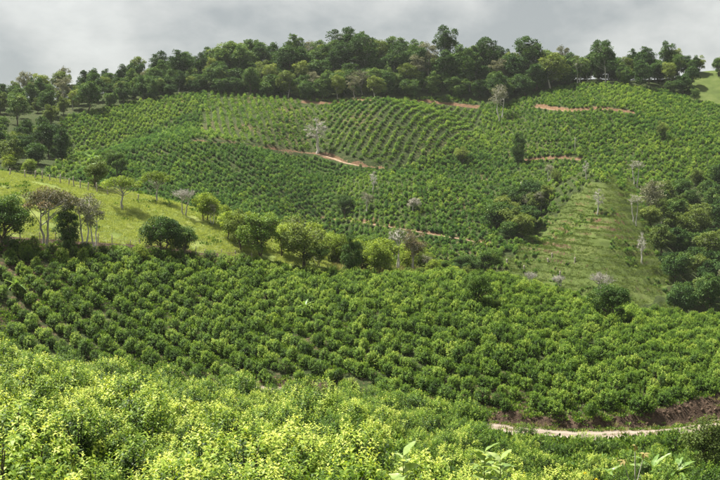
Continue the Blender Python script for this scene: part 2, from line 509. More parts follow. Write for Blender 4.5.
def ground_material():
    N = Nodes('hillside_ground')
    at = N.n("Attribute", attribute_name='zone')
    sep = N.n("SeparateColor")
    N.l(at.outputs['Color'], sep.inputs[0])
    geo = N.n("NewGeometry")
    pos = geo.outputs['Position']
    nA = N.noise(0.22, 6, 0.6, pos)
    nB = N.noise(1.7, 6, 0.65, pos)
    nC = N.noise(7.0, 4, 0.6, pos)
    under = N.ramp(nB, [(0.28, (0.016, 0.028, 0.009)), (0.5, (0.036, 0.052, 0.016)), (0.72, (0.070, 0.080, 0.030))])
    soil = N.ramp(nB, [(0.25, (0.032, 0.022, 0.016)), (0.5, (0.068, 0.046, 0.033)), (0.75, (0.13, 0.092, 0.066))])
    red = N.ramp(nB, [(0.25, (0.085, 0.048, 0.027)), (0.5, (0.155, 0.092, 0.054)), (0.75, (0.24, 0.160, 0.10))])
    grass = N.ramp(nA, [(0.30, (0.12, 0.165, 0.040)), (0.5, (0.20, 0.25, 0.065)), (0.68, (0.29, 0.31, 0.10))])
    lush = N.ramp(nA, [(0.30, (0.042, 0.066, 0.019)), (0.5, (0.072, 0.102, 0.028)), (0.68, (0.110, 0.135, 0.045))])
    grass = N.mix(at.outputs['Alpha'], grass, lush)
    grass = N.mix(N.math('MULTIPLY', nC, 0.55), grass, (0.10, 0.13, 0.03))
    # soil weight broken up by noise so that its edges are ragged
    w = N.math('ADD', sep.outputs[0], N.math('MULTIPLY', N.math('SUBTRACT', nB, 0.5), 1.1))
    ws = N.n("MapRange")
    ws.inputs[1].default_value, ws.inputs[2].default_value = 0.38, 0.62
    N.l(w, ws.inputs[0])
    g = N.math('ADD', sep.outputs[1], N.math('MULTIPLY', N.math('SUBTRACT', nA, 0.5), 0.6))
    gs = N.n("MapRange")
    gs.inputs[1].default_value, gs.inputs[2].default_value = 0.4, 0.6
    N.l(g, gs.inputs[0])
    r = N.mix(sep.outputs[2], soil, red)
    c = N.mix(gs.outputs[0], under, grass)
    c = N.mix(ws.outputs[0], c, r)
    p = N.n("BsdfPrincipled", Roughness=0.95)
    p.inputs['Specular IOR Level'].default_value = 0.1
    N.l(c, p.inputs['Base Color'])
    bp = N.n("Bump", Strength=0.9, Distance=0.25)
    N.l(nC, bp.inputs['Height'])
    N.l(bp.outputs[0], p.inputs['Normal'])
    N.l(p.outputs[0], N.out.inputs[0])
    return N.m


def road_material(name, a, b, c):
    N = Nodes(name)
    geo = N.n("NewGeometry")
    f = N.noise(1.3, 6, 0.65, geo.outputs['Position'])
    f2 = N.noise(14, 3, 0.6, geo.outputs['Position'])
    at = N.n("Attribute", attribute_name='across')
    col = N.ramp(f, [(0.28, a), (0.5, b), (0.72, c)])
    # compacted wheel tracks are paler than the loose middle and verges
    t = N.math('ABSOLUTE', N.math('SUBTRACT', N.math('ABSOLUTE', N.math('ADD', at.outputs['Fac'], N.math('MULTIPLY', N.math('SUBTRACT', f, 0.5), 0.5))), 0.42))
    tr = N.ramp(t, [(0.05, (1, 1, 1)), (0.28, (0, 0, 0))])
    col = N.mix(N.math('MULTIPLY', tr, 0.55), col, (0.30, 0.26, 0.22))
    p = N.n("BsdfPrincipled", Roughness=0.95)
    p.inputs['Specular IOR Level'].default_value = 0.1
    N.l(col, p.inputs['Base Color'])
    bp = N.n("Bump", Strength=0.8, Distance=0.06)
    N.l(f2, bp.inputs['Height'])
    N.l(bp.outputs[0], p.inputs['Normal'])
    N.l(p.outputs[0], N.out.inputs[0])
    return N.m


# ------------------------------------------------------------------ ground sheet
PU, PV = proj(np.stack([GX, GY, ZG], -1))
crest = feat(L_CREST, AZ)[:, None]
past = feat(L_PAST, AZ)[:, None]
road_in, road_out = feat(L_ROAD_IN, AZ)[:, None], feat(L_ROAD_OUT, AZ)[:, None]
bankr = feat(L_BANK, AZ)[:, None]
edge = feat(L_EDGE, AZ)[:, None]
soil = np.full(ZG.shape, 0.12)
grass = np.zeros(ZG.shape)
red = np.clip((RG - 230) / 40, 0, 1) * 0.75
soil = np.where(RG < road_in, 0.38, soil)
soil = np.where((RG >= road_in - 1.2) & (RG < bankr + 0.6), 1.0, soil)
soil = np.where((RG >= bankr + 0.6) & (RG < crest + 1), 0.36 + 0.30 * fbm(GX / 6, GY / 6, 60, 2), soil)
shade_strip = (RG >= crest - 2) & (RG < crest + 4.0 + 1.5 * vnoise(GX / 5, GY / 5, 61)) & (GU < 262)  # shadow band of the pasture-edge trees, painted into the ground as dark soil
pasture = (RG >= crest + 1) & (RG < past + 8) & (GU < 330 + 14 * vnoise(GX / 6, GY / 6, 62))
grass = np.where(pasture, 1.0, grass)
trail = np.exp(-(((RG - crest) / (past - crest + 1e-6) * 9 + 1.2 * vnoise(GX / 7, GY / 7, 67)) % 1.0 - 0.5) ** 2 / 0.012) * np.clip(0.5 + vnoise(GX / 9, GY / 9, 68), 0, 1)
soil = np.where(pasture, 0.06 + 0.16 * fbm(GX / 4, GY / 4, 63, 3) + 0.24 * trail, soil)
soil = np.where(shade_strip, 0.95, soil)
drypatch = (RG >= crest + 1) & (RG < past + 6) & (GU > 330) & (GU < 470)
grass = np.where(drypatch, 0.9, grass)
soil = np.where(drypatch, 0.30, soil)
farc = (RG > 235) & (RG < edge)
soil = np.where(farc, 0.26 + 0.30 * fbm(GX / 14, GY / 14, 64, 3), soil)
sparse = soft_poly(PU, PV, [(205, 100), (300, 98), (470, 104), (480, 150), (400, 175), (330, 160), (205, 140)], 8) & (RG > 330)
soil = np.where(sparse, soil + 0.07, soil)
soil = np.where(spur_m > 0.4, 0.08 + 0.9 * terr_soil, soil)
grass = np.maximum(grass, spur_m)
toppast = (GU > 688) & (RG > edge - 25)
grass = np.where(toppast, 1.0, grass)
soil = np.where(toppast, 0.05, soil)
soil = np.maximum(soil, soil_red)
red = np.maximum(red, soil_red)
red = np.where((RG >= bankr + 0.6) & (RG < crest + 1), 0.30, red)
lush = np.where(RG > 210, 1.0, 0.0)

na, nr = ZG.shape
V = np.stack([GX, GY, ZG], -1).reshape(-1, 3)
idx = np.arange(na * nr).reshape(na, nr)
quads = np.stack([idx[:-1, :-1], idx[1:, :-1], idx[1:, 1:], idx[:-1, 1:]], -1).reshape(-1, 4)[:, ::-1]
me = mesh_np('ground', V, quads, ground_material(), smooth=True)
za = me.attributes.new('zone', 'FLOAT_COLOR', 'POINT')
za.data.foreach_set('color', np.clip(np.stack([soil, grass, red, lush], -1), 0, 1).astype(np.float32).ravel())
ground = link(bpy.data.objects.new('ground', me))
tag(ground, 'hilly ground of soil and pasture under the coffee fields', kind='structure')


def ribbon(name, Q, half, mat, lift=0.03, nseg=8, label=None, wob=0.35):
    """a road laid on the ground along polyline Q, as a sheet with ragged edges"""
    T = np.gradient(Q[:, :2], axis=0)
    T /= np.linalg.norm(T, axis=1)[:, None] + 1e-9
    Nn = np.stack([-T[:, 1], T[:, 0]], 1)
    acr = np.linspace(-1, 1, nseg + 1)
    V, A = [], []
    for i in range(len(Q)):
        wl = half * (1 + wob * vnoise(i * 0.23, 3.1, 70))
        wr = half * (1 + wob * vnoise(i * 0.23, 9.7, 71))
        for s in acr:
            p = Q[i, :2] + Nn[i] * s * (wl if s < 0 else wr)
            V.append((p[0], p[1], float(hgt(p[0], p[1])) + lift))
            A.append(s)
    n = nseg + 1
    ix = np.arange(len(Q) * n).reshape(len(Q), n)
    q = np.stack([ix[:-1, :-1], ix[1:, :-1], ix[1:, 1:], ix[:-1, 1:]], -1).reshape(-1, 4)
    me = mesh_np(name, V, q, mat, smooth=True)
    me.attributes.new('across', 'FLOAT', 'POINT').data.foreach_set('value', np.array(A, np.float32))
    if me.polygons[0].normal.z < 0:
        me.flip_normals()
    return tag(link(bpy.data.objects.new(name, me)), label, kind='structure')


mat_road = road_material('gravel_road', (0.13, 0.105, 0.082), (0.195, 0.16, 0.128), (0.26, 0.22, 0.185))
mat_track = road_material('clay_track', (0.16, 0.105, 0.062), (0.24, 0.165, 0.105), (0.32, 0.235, 0.16))
us = np.linspace(-60, 830, 420)
ra = (feat(L_ROAD_IN, az_u(us)) + feat(L_ROAD_OUT, az_u(us))) / 2
Q = np.stack([np.sin(az_u(us)) * ra, np.cos(az_u(us)) * ra, 0 * us], 1)
ribbon('dirt_road', Q, 2.15, mat_road, 0.04, 10, 'pale dirt road running below the brown bank', 0.14)
tl = {'upper': 'tan dirt track winding across the upper coffee field', 'forest_edge': 'reddish dirt track along the forest edge',
      'right_upper': 'reddish dirt track across the right-hand hill', 'right_lower': 'short reddish track cut below the hill', 'valley': 'red dirt track in the valley behind the trees'}
for nm, (Qt, w) in track_pts.items():
    ribbon('dirt_track', Qt, w * 0.5, mat_track, 0.06, 4, tl[nm], 0.3)


# ------------------------------------------------------------------ leaves, bushes, trees
def unit(v):
    return v / (np.linalg.norm(v, axis=-1, keepdims=True) + 1e-9)


def leaves4(P, D, N, L, W, droop=0.25):
    """pointed leaf of four triangles: base P, direction D, surface normal N, length L, width W"""
    n = len(P)
    S = unit(np.cross(D, N))
    N2 = unit(np.cross(S, D))
    L, W = np.broadcast_to(L, n)[:, None], np.broadcast_to(W, n)[:, None]
    base, mid = P, P + D * L * 0.48 + N2 * L * 0.05
    tip = P + D * L * 0.96 - N2 * L * droop
    l_ = P + D * L * 0.45 + S * W * 0.5 + N2 * W * 0.18
    r_ = P + D * L * 0.45 - S * W * 0.5 + N2 * W * 0.18
    V = np.stack([base, l_, mid, r_, tip], 1).reshape(-1, 3)
    o = (np.arange(n) * 5)[:, None]
    Fc = np.concatenate([o + [0, 2, 1], o + [0, 3, 2], o + [1, 2, 4], o + [2, 3, 4]], 1).reshape(-1, 3)
    return V, Fc, 4


def leaves1(P, D, N, L, W):
    """a leaf of one folded quad"""
    n = len(P)
    S = unit(np.cross(D, N))
    N2 = unit(np.cross(S, D))
    L, W = np.broadcast_to(L, n)[:, None], np.broadcast_to(W, n)[:, None]
    V = np.stack([P, P + D * L * 0.5 + S * W * 0.5 + N2 * W * 0.15, P + D * L - N2 * L * 0.15, P + D * L * 0.5 - S * W * 0.5 + N2 * W * 0.15], 1).reshape(-1, 3)
    o = (np.arange(n) * 4)[:, None]
    return V, (o + [0, 3, 2, 1]), 1


def tube(path, rad, sides=6):
    path, rad = np.asarray(path, float), np.asarray(rad, float)
    T = unit(np.gradient(path, axis=0))
    ref = np.where(np.abs(T[:, 2:3]) > 0.9, np.array([[1.0, 0, 0]]), np.array([[0, 0, 1.0]]))
    A = unit(np.cross(T, ref))
    B = np.cross(T, A)
    th = np.linspace(0, 2 * math.pi, sides, endpoint=False)
    V = (path[:, None] + rad[:, None, None] * (np.cos(th)[None, :, None] * A[:, None] + np.sin(th)[None, :, None] * B[:, None])).reshape(-1, 3)
    n = len(path)
    ix = np.arange(n * sides).reshape(n, sides)
    nx = np.roll(ix, -1, 1)
    return V, np.stack([ix[:-1], nx[:-1], nx[1:], ix[1:]], -1).reshape(-1, 4)


def join(parts):
    V, Fs, o = [], [], 0
    for v, f in parts:
        V.append(v)
        Fs.append(np.asarray(f) + o)
        o += len(v)
    return np.concatenate(V), Fs


def dome_bush(name, seed, H, R, nspray, lps, L, mat, fine=False, flush_highlight=0.4):
    """a coffee plant as a lumpy dome of leafy shoots: each shoot a whorl of leaves round its tip, some of them in pale new leaf, upper ones paler still as a painted highlight"""
    g = np.random.default_rng(seed)
    lob = unit(g.normal(0, 1, (11, 3)) + [0, 0, 0.4])
    cz = H * 0.46
    d = unit(g.normal(0, 1, (nspray * 3, 3)))
    d = d[d[:, 2] > -0.62][:nspray]
    n = len(d)
    lump = 0.72 + 0.34 * np.max(np.clip((d @ lob.T - 0.62) / 0.33, 0, 1), 1)
    depth = np.where(g.random(n) < 0.3, g.uniform(0.5, 0.85, n), g.uniform(0.88, 1.06, n))
    tipp = np.stack([d[:, 0] * R, d[:, 1] * R, d[:, 2] * H * 0.53], 1) * (lump * depth)[:, None] + [0, 0, cz]
    axis = unit(d * 0.75 + [0, 0, 0.65] + g.normal(0, 0.22, (n, 3)))
    px = unit(np.cross(axis, g.normal(0, 1, (n, 3))))
    py = np.cross(axis, px)
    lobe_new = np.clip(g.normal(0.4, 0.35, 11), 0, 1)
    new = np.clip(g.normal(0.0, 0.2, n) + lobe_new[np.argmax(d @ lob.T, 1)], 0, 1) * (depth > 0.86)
    new = np.clip(new + 0.28 * np.clip(d[:, 2], 0, 1) * (depth > 0.86), 0, 1)  # sunlit tops painted in: upward shoots get a paler leaf tint
    P, D, N, T, LL = [], [], [], [], []
    for k in range(lps):
        f = (k + 0.5) / lps                      # 0: tip of the shoot, 1: down the shoot
        ph = k * 2.0 + (k // 2) * 0.9 + g.normal(0, 0.25, n)
        el = 0.75 + 0.85 * f + g.normal(0, 0.2, n)
        perp = px * np.cos(ph)[:, None] + py * np.sin(ph)[:, None]
        dd = axis * np.cos(el)[:, None] + perp * np.sin(el)[:, None]
        dd = unit(dd - np.array([0, 0, 1.0]) * (0.25 * f))
        P.append(tipp - axis * (f * L * 2.2))
        D.append(dd)
        N.append(unit(axis * 0.7 + perp * -0.1 + [0, 0, 0.75] + g.normal(0, 0.22, (n, 3))))
        T.append(np.clip(0.26 + g.normal(0, 0.10, n) + flush_highlight * new * (1.1 - f) - 0.22 * (depth < 0.86), 0.02, 1))  # inner shoots tinted darker, painting the shade of the gaps
        LL.append(L * (0.62 + 0.5 * min(1, f * 1.6)) * g.uniform(0.8, 1.2, n))
    P, D, N, T, LL = map(np.concatenate, (P, D, N, T, LL))
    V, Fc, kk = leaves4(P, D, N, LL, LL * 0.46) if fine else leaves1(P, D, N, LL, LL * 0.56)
    V[:, 2] = np.maximum(V[:, 2], 0.03)
    parts = [(V, Fc)]
    for st in range(3):
        sa = st * 2.1 + seed
        z = np.linspace(-0.3, H * 0.8, 4)
        parts.append(tube(np.stack([np.cos(sa) * R * 0.3 * z / H, np.sin(sa) * R * 0.3 * z / H, z], 1), np.linspace(0.035, 0.012, 4), 4))
    ntr = len(Fc)
    V, Fs = join(parts)
    tint = np.concatenate([np.repeat(T, kk)] + [np.zeros(len(f)) for f in Fs[1:]])
    me = mesh_np(name, V, Fs, mat, {'tint': tint})
    me.materials.append(M['bark'])
    mi = np.zeros(len(me.polygons), np.int32)
    mi[ntr:] = 1
    me.polygons.foreach_set('material_index', mi)
    return me


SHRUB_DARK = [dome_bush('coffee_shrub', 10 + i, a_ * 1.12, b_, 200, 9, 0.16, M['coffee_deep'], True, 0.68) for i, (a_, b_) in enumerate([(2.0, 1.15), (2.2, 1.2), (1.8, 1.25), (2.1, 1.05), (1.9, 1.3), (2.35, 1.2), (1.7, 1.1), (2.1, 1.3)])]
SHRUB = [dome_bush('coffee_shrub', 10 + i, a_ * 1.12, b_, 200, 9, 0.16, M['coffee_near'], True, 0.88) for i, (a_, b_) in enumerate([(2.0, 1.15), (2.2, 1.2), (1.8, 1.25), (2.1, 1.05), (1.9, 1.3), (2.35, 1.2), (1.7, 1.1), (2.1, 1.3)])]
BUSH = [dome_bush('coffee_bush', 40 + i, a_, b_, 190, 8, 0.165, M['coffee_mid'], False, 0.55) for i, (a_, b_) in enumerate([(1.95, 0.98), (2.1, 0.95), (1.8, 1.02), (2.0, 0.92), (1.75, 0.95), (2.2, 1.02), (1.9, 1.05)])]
FARB = []
for mm_ in ('coffee_far_dark', 'coffee_far', 'coffee_far_light'):
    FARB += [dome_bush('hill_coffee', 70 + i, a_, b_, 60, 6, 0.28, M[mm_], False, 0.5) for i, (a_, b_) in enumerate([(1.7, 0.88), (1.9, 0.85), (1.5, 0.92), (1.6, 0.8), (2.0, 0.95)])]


def scatter(name, pts, meshes, scale, rotz, label, kind='stuff', seed=0, pick=None):
    """many plants that nobody would count, as one object: mesh copies on the points of a point mesh"""
    g = np.random.default_rng(seed)
    n = len(pts)
    me = bpy.data.meshes.new(name)
    me.vertices.add(n)
    me.vertices.foreach_set('co', np.asarray(pts, np.float32).ravel())
    a = me.attributes.new('pscale', 'FLOAT_VECTOR', 'POINT')
    sc = np.asarray(scale, np.float32)
    sc3 = np.stack([sc, sc, sc * g.uniform(0.85, 1.15, n)], 1).astype(np.float32)
    a.data.foreach_set('vector', sc3.ravel())
    a = me.attributes.new('prot', 'FLOAT_VECTOR', 'POINT')
    a.data.foreach_set('vector', np.stack([g.normal(0, 0.07, n), g.normal(0, 0.07, n), np.asarray(rotz)], 1).astype(np.float32).ravel())
    a = me.attributes.new('pidx', 'INT', 'POINT')
    a.data.foreach_set('value', (g.integers(0, len(meshes), n) if pick is None else np.asarray(pick)).astype(np.int32))
    o = link(bpy.data.objects.new(name, me))
    tr = bpy.data.node_groups.new(name, 'GeometryNodeTree')
    tr.interface.new_socket(name='Geometry', in_out='INPUT', socket_type='NodeSocketGeometry')
    tr.interface.new_socket(name='Geometry', in_out='OUTPUT', socket_type='NodeSocketGeometry')
    gi, go = tr.nodes.new('NodeGroupInput'), tr.nodes.new('NodeGroupOutput')
    iop, jn = tr.nodes.new('GeometryNodeInstanceOnPoints'), tr.nodes.new('GeometryNodeJoinGeometry')
    for m in reversed(meshes):
        src = bpy.data.objects.new('source_' + m.name, m)
        oi, gt = tr.nodes.new('GeometryNodeObjectInfo'), tr.nodes.new('GeometryNodeGeometryToInstance')
        oi.inputs['Object'].default_value = src
        tr.links.new(oi.outputs['Geometry'], gt.inputs[0])
        tr.links.new(gt.outputs[0], jn.inputs[0])
    tr.links.new(gi.outputs[0], iop.inputs['Points'])
    tr.links.new(jn.outputs[0], iop.inputs['Instance'])
    iop.inputs['Pick Instance'].default_value = True
    for nm, dt, sk in (('pidx', 'INT', 'Instance Index'), ('prot', 'FLOAT_VECTOR', 'Rotation'), ('pscale', 'FLOAT_VECTOR', 'Scale')):
        na_ = tr.nodes.new('GeometryNodeInputNamedAttribute')
        na_.data_type = dt
        na_.inputs['Name'].default_value = nm
        out = [s for s in na_.outputs if s.enabled and s.name == 'Attribute'][0]
        tr.links.new(out, iop.inputs[sk])
    tr.links.new(iop.outputs[0], go.inputs[0])
    md = o.modifiers.new('scatter', 'NODES')
    md.node_group = tr
    return tag(o, label, kind=kind)


def place(name, me, p, rz, s, label, cat, group, tilt=0.05):
    o = link(bpy.data.objects.new(name, me))
    o.location = p
    o.rotation_euler = (random.gauss(0, tilt), random.gauss(0, tilt), rz)
    o.scale = (s * random.uniform(.94, 1.06), s * random.uniform(.94, 1.06), s * random.uniform(0.9, 1.1))
    return tag(o, label, cat, group)


def rows(P0, P1, spacing, step, x0, x1, y0, y1, jit, warp=0.0, seed=0):
    """planting points in rows that run along P0->P1 in plan"""
    g = np.random.default_rng(seed)
    d = unit(np.array([P1[0] - P0[0], P1[1] - P0[1]]))
    n = np.array([-d[1], d[0]])
    R = math.hypot(x1 - x0, y1 - y0)
    c = np.array([(x0 + x1) / 2, (y0 + y1) / 2])
    a, b = np.arange(-R / 2, R / 2, spacing), np.arange(-R / 2, R / 2, step)
    A, B = np.meshgrid(a, b, indexing='ij')
    B = B + g.uniform(0, step, (len(a), 1))
    A, B = A + g.normal(0, jit, A.shape), B + g.normal(0, jit * 1.3, A.shape)
    W = warp * vnoise(B / 45, A / 60, seed + 5)
    X = c[0] + B * d[0] + (A + W) * n[0]
    Y = c[1] + B * d[1] + (A + W) * n[1]
    X, Y = X.ravel(), Y.ravel()
    k = (X > x0) & (X < x1) & (Y > y0) & (Y < y1)
    return X[k], Y[k]


# --- coffee on the near slope (seen from above, new pale growth)
g = np.random.default_rng(3)
X, Y = rows((0, 0), (1, 0.25), 2.6, 2.3, -60, 60, 8, 106, 0.40, 1.5, 1)
a, r = np.arctan2(X, Y), np.hypot(X, Y)
k = (r > 17) & (r < feat(L_ROAD_IN, a) - np.interp(u_az(a), [380, 480], [0.0, 2.9]) - 0.8 * g.random(len(X))) & (np.abs(a) < 0.46) & (g.random(len(X)) > 0.03)
pit = hit(622, 462)
k &= (np.hypot(X - pit[0], Y - pit[1]) > 2.6)
us_ = np.concatenate([np.linspace(368, 480, 17), np.linspace(372, 476, 15)]) + g.normal(0, 1.5, 32)
aa = az_u(us_)
ra_ = feat(L_ROAD_IN, aa) - np.concatenate([np.full(17, 0.6), np.full(15, 2.6)])
X, Y = np.concatenate([X[k], np.sin(aa) * ra_]), np.concatenate([Y[k], np.cos(aa) * ra_])
a, r = np.arctan2(X, Y), np.hypot(X, Y)
Z = hgt(X, Y)
S = g.choice([0.7, 0.9, 1.02, 1.15, 1.35], len(X), p=[.16, .28, .28, .2, .08]) * g.uniform(0.92, 1.08, len(X)) * np.interp(u_az(a), [0, 360, 560, 720], [1.05, 1.0, 0.92, 0.92])
S[-32:] = g.uniform(1.15, 1.4, 32)
U_, V_ = proj(np.stack([X, Y, Z + 1.2 * S], 1))
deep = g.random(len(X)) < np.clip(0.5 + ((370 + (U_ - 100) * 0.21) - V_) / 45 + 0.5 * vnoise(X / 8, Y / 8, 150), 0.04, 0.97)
inf = (U_ > -12) & (U_ < 732) & (V_ < 492)
order = np.argsort(np.where(inf, r, 1e4))
solo = order[:300]
for i in solo:
    wh = next(t for lim, t in ((130, 'at the far left'), (260, 'left of centre'), (370, 'just left of the saplings'), (450, 'behind the lone sapling'), (540, 'behind the bushier saplings'), (640, 'below the open road'), (999, 'by the rounded corner tree')) if U_[i] < lim)
    if r[i] < 34:
        lab = ('deep' if deep[i] else 'pale yellow') + '-green coffee shrub along the bottom edge, ' + wh
    elif U_[i] < 360:
        lab = ('deep' if deep[i] else 'yellow') + ('-green coffee shrub halfway along the near slope, ' if r[i] < 55 else '-green coffee shrub near the top of the near slope, ') + wh
    else:
        lab = ('deep' if deep[i] else 'pale') + (' green coffee shrub on the lower near slope, ' if r[i] < 52 else ' green coffee shrub far down the near slope, ') + wh
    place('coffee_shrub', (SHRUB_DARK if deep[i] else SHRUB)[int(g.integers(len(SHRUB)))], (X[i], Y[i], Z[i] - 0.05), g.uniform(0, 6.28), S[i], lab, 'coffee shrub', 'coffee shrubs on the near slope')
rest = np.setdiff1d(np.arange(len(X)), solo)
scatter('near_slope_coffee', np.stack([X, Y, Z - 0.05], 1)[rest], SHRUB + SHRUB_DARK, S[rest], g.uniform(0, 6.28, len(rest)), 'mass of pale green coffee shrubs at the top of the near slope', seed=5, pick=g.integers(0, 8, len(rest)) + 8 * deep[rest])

# --- coffee in rows on the middle slope
Pa, Pb = hit(150, 290, 100), hit(250, 355, 100)
X, Y = rows(Pa, Pb, 2.5, 1.42, -80, 85, 95, 182, 0.17, 3.0, 2)
a, r = np.arctan2(X, Y), np.hypot(X, Y)
uu = u_az(a)
k = (r > feat(L_BANK, a) + np.interp(uu, [0, 470, 520], [-1.0, -1.0, -0.1])) & (r < feat(L_CREST, a) + np.where(uu > 430, 9, -0.6)) & (g.random(len(X)) > 0.035) & (np.abs(a) < 0.46)
thin = vnoise(X / 4, Y / 4, 77) < -0.93
k &= ~thin
X, Y, a, r, uu = X[k], Y[k], a[k], r[k], uu[k]
Z = hgt(X, Y)
S = g.uniform(0.74, 1.04, len(X)) * (1 + 0.12 * vnoise(X / 9, Y / 9, 140)) * np.where(g.random(len(X)) < 0.05, 0.6, 1)
U_, V_ = proj(np.stack([X, Y, Z + 1.3], 1))
vis = visible(np.stack([X, Y, Z + 1.6], 1)) & (U_ > -5) & (U_ < 725)
order = np.argsort(np.where(vis, r, 1e4))
solo = order[:300]
for i in solo:
    gap = r[i] - feat(L_BANK, a[i])
    wh = next(t for lim, t in ((200, 'at the left'), (330, 'straight below the banana plant'), (430, 'right of the banana plant'), (520, 'below the lone leafy tree'), (600, 'above the open road'), (660, 'below the dark crest tree'), (999, 'at the right edge')) if U_[i] < lim)
    if gap < 4:
        lab = 'round coffee bush in the lowest rows beside the road, ' + wh
    elif U_[i] > 420:
        lab = 'round green coffee bush a few rows above the road, ' + wh
    else:
        lab = 'round green coffee bush in the lower middle slope, ' + wh
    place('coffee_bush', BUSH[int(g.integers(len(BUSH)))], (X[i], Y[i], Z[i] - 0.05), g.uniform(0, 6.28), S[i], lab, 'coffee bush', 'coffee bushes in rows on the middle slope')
rest = np.setdiff1d(np.arange(len(X)), solo)
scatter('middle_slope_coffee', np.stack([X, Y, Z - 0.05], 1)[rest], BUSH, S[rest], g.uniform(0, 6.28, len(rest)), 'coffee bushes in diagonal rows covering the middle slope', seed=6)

# --- coffee on the far hill, in blocks with rows of their own direction
FOREST = [(-60, 180), (0, 172), (40, 172), (64, 160), (58, 140), (60, 118), (110, 108), (150, 100), (168, 97), (200, 92), (240, 95), (300, 101), (352, 99), (400, 99), (452, 97), (500, 106), (535, 95), (560, 86), (600, 83), (640, 87), (672, 92), (690, 100), (760, 110), (760, -40), (-60, -40)]
GULLY = [(652, 205), (672, 190), (700, 184), (800, 180), (800, 330), (660, 320), (668, 290), (660, 262), (650, 235)]
CLUMP = [(498, 222), (508, 206), (530, 196), (548, 200), (540, 218), (522, 240), (500, 242)]


def zone_far(X, Y):
    Z = hgt(X, Y)
    u, v = proj(np.stack([X, Y, Z], 1))
    r = np.hypot(X, Y)
    ok = (r > 246) & (r < feat(L_RIDGE, np.arctan2(X, Y)) - 4)
    for poly in (FOREST, GULLY, CLUMP):
        ok &= ~in_poly(u, v, poly)
    ok &= ~soft_poly(u, v, SPUR, 11)
    for nm, (Q, w) in track_pts.items():
        D = np.hypot(X[:, None] - Q[None, ::3, 0], Y[:, None] - Q[None, ::3, 1]).min(1)
        ok &= D > w / 2 + CLEAR[nm]
    return Z, u, v, ok


CLEAR = {'upper': 2.1, 'forest_edge': 1.9, 'right_upper': 1.5, 'right_lower': 1.2, 'valley': 0.3}
def contour_rows(x0, x1, y0, y1, dz, step, seed):
    """planting points along level lines of the hillside"""
    g_ = np.random.default_rng(seed)
    xs = np.arange(x0, x1, step)
    ys = np.arange(y0, y1, 0.35)
    XX, YY = np.meshgrid(xs, ys, indexing='ij')
    kz = np.floor(hgt(XX, YY) / dz)
    i_, j_ = np.nonzero(kz[:, 1:] != kz[:, :-1])
    return xs[i_] + g_.normal(0, step * 0.16, len(i_)), ys[j_] + g_.normal(0, 0.16, len(i_))


BLOCKS = [  # photo polygon, row direction given by two photo pixels, row spacing, plant step, plant size, share planted
    ([(330, 99), (484, 100), (478, 128), (440, 150), (400, 172), (345, 160), (328, 145)], ((392, 150), (412, 112)), 2.9, 1.4, 0.80, 0.95),
    ([(205, 92), (330, 97), (328, 152), (255, 146), (200, 140)], ((230, 110), (240, 138)), 2.7, 1.7, 0.86, 0.82),
    ([(110, 150), (200, 110), (200, 140), (320, 156), (345, 170), (330, 214), (270, 226), (60, 190)], ((180, 150), (240, 182)), 2.6, 1.4, 0.86, 0.97),
    ([(330, 214), (346, 168), (420, 172), (470, 150), (520, 160), (512, 210), (490, 246), (300, 246)], ((370, 205), (450, 182)), 2.9, 1.6, 0.82, 0.96),
]
DEFAULT = (None, ((560, 150), (640, 138)), 2.35, 1.9, 0.82, 0.97)
allp, alls, allk = [], [], []
TONE = [0.55, 0.75, 0.12, 0.35, 0.72]     # share of young pale plants in each block
for bi, (poly, (pa, pb), sp, stp, sz, share) in enumerate(BLOCKS + [DEFAULT]):
    A_, B_ = hit(*pa, 240), hit(*pb, 240)
    X, Y = rows(A_, B_, sp, stp, -190, 200, 240, 475, 0.14 if poly else 0.45, 4.0, 100 + bi)
    if bi >= 3:
        X, Y = contour_rows(-190, 200, 240, 475, 0.84, 1.4, 160 + bi)
    Z, u, v, ok = zone_far(X, Y)
    if poly is not None:
        ok &= in_poly(u, v, poly)
    else:
        for q, *_ in BLOCKS:
            ok &= ~in_poly(u, v, q)
    ok &= (g.random(len(X)) < share) & (u > -60) & (u < 780)
    allp.append(np.stack([X, Y, Z - 0.05], 1)[ok])
    alls.append(sz * g.uniform(0.75, 1.2, ok.sum()))
    xo, yo = X[ok], Y[ok]
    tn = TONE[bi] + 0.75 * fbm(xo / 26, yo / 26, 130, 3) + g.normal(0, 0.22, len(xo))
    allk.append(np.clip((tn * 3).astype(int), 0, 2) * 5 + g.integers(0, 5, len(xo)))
fp, fs = np.concatenate(allp), np.concatenate(alls)
scatter('far_hill_coffee', fp, FARB, fs, g.uniform(0, 6.28, len(fp)), 'small coffee bushes in rows covering the far hillside', seed=8, pick=np.concatenate(allk))


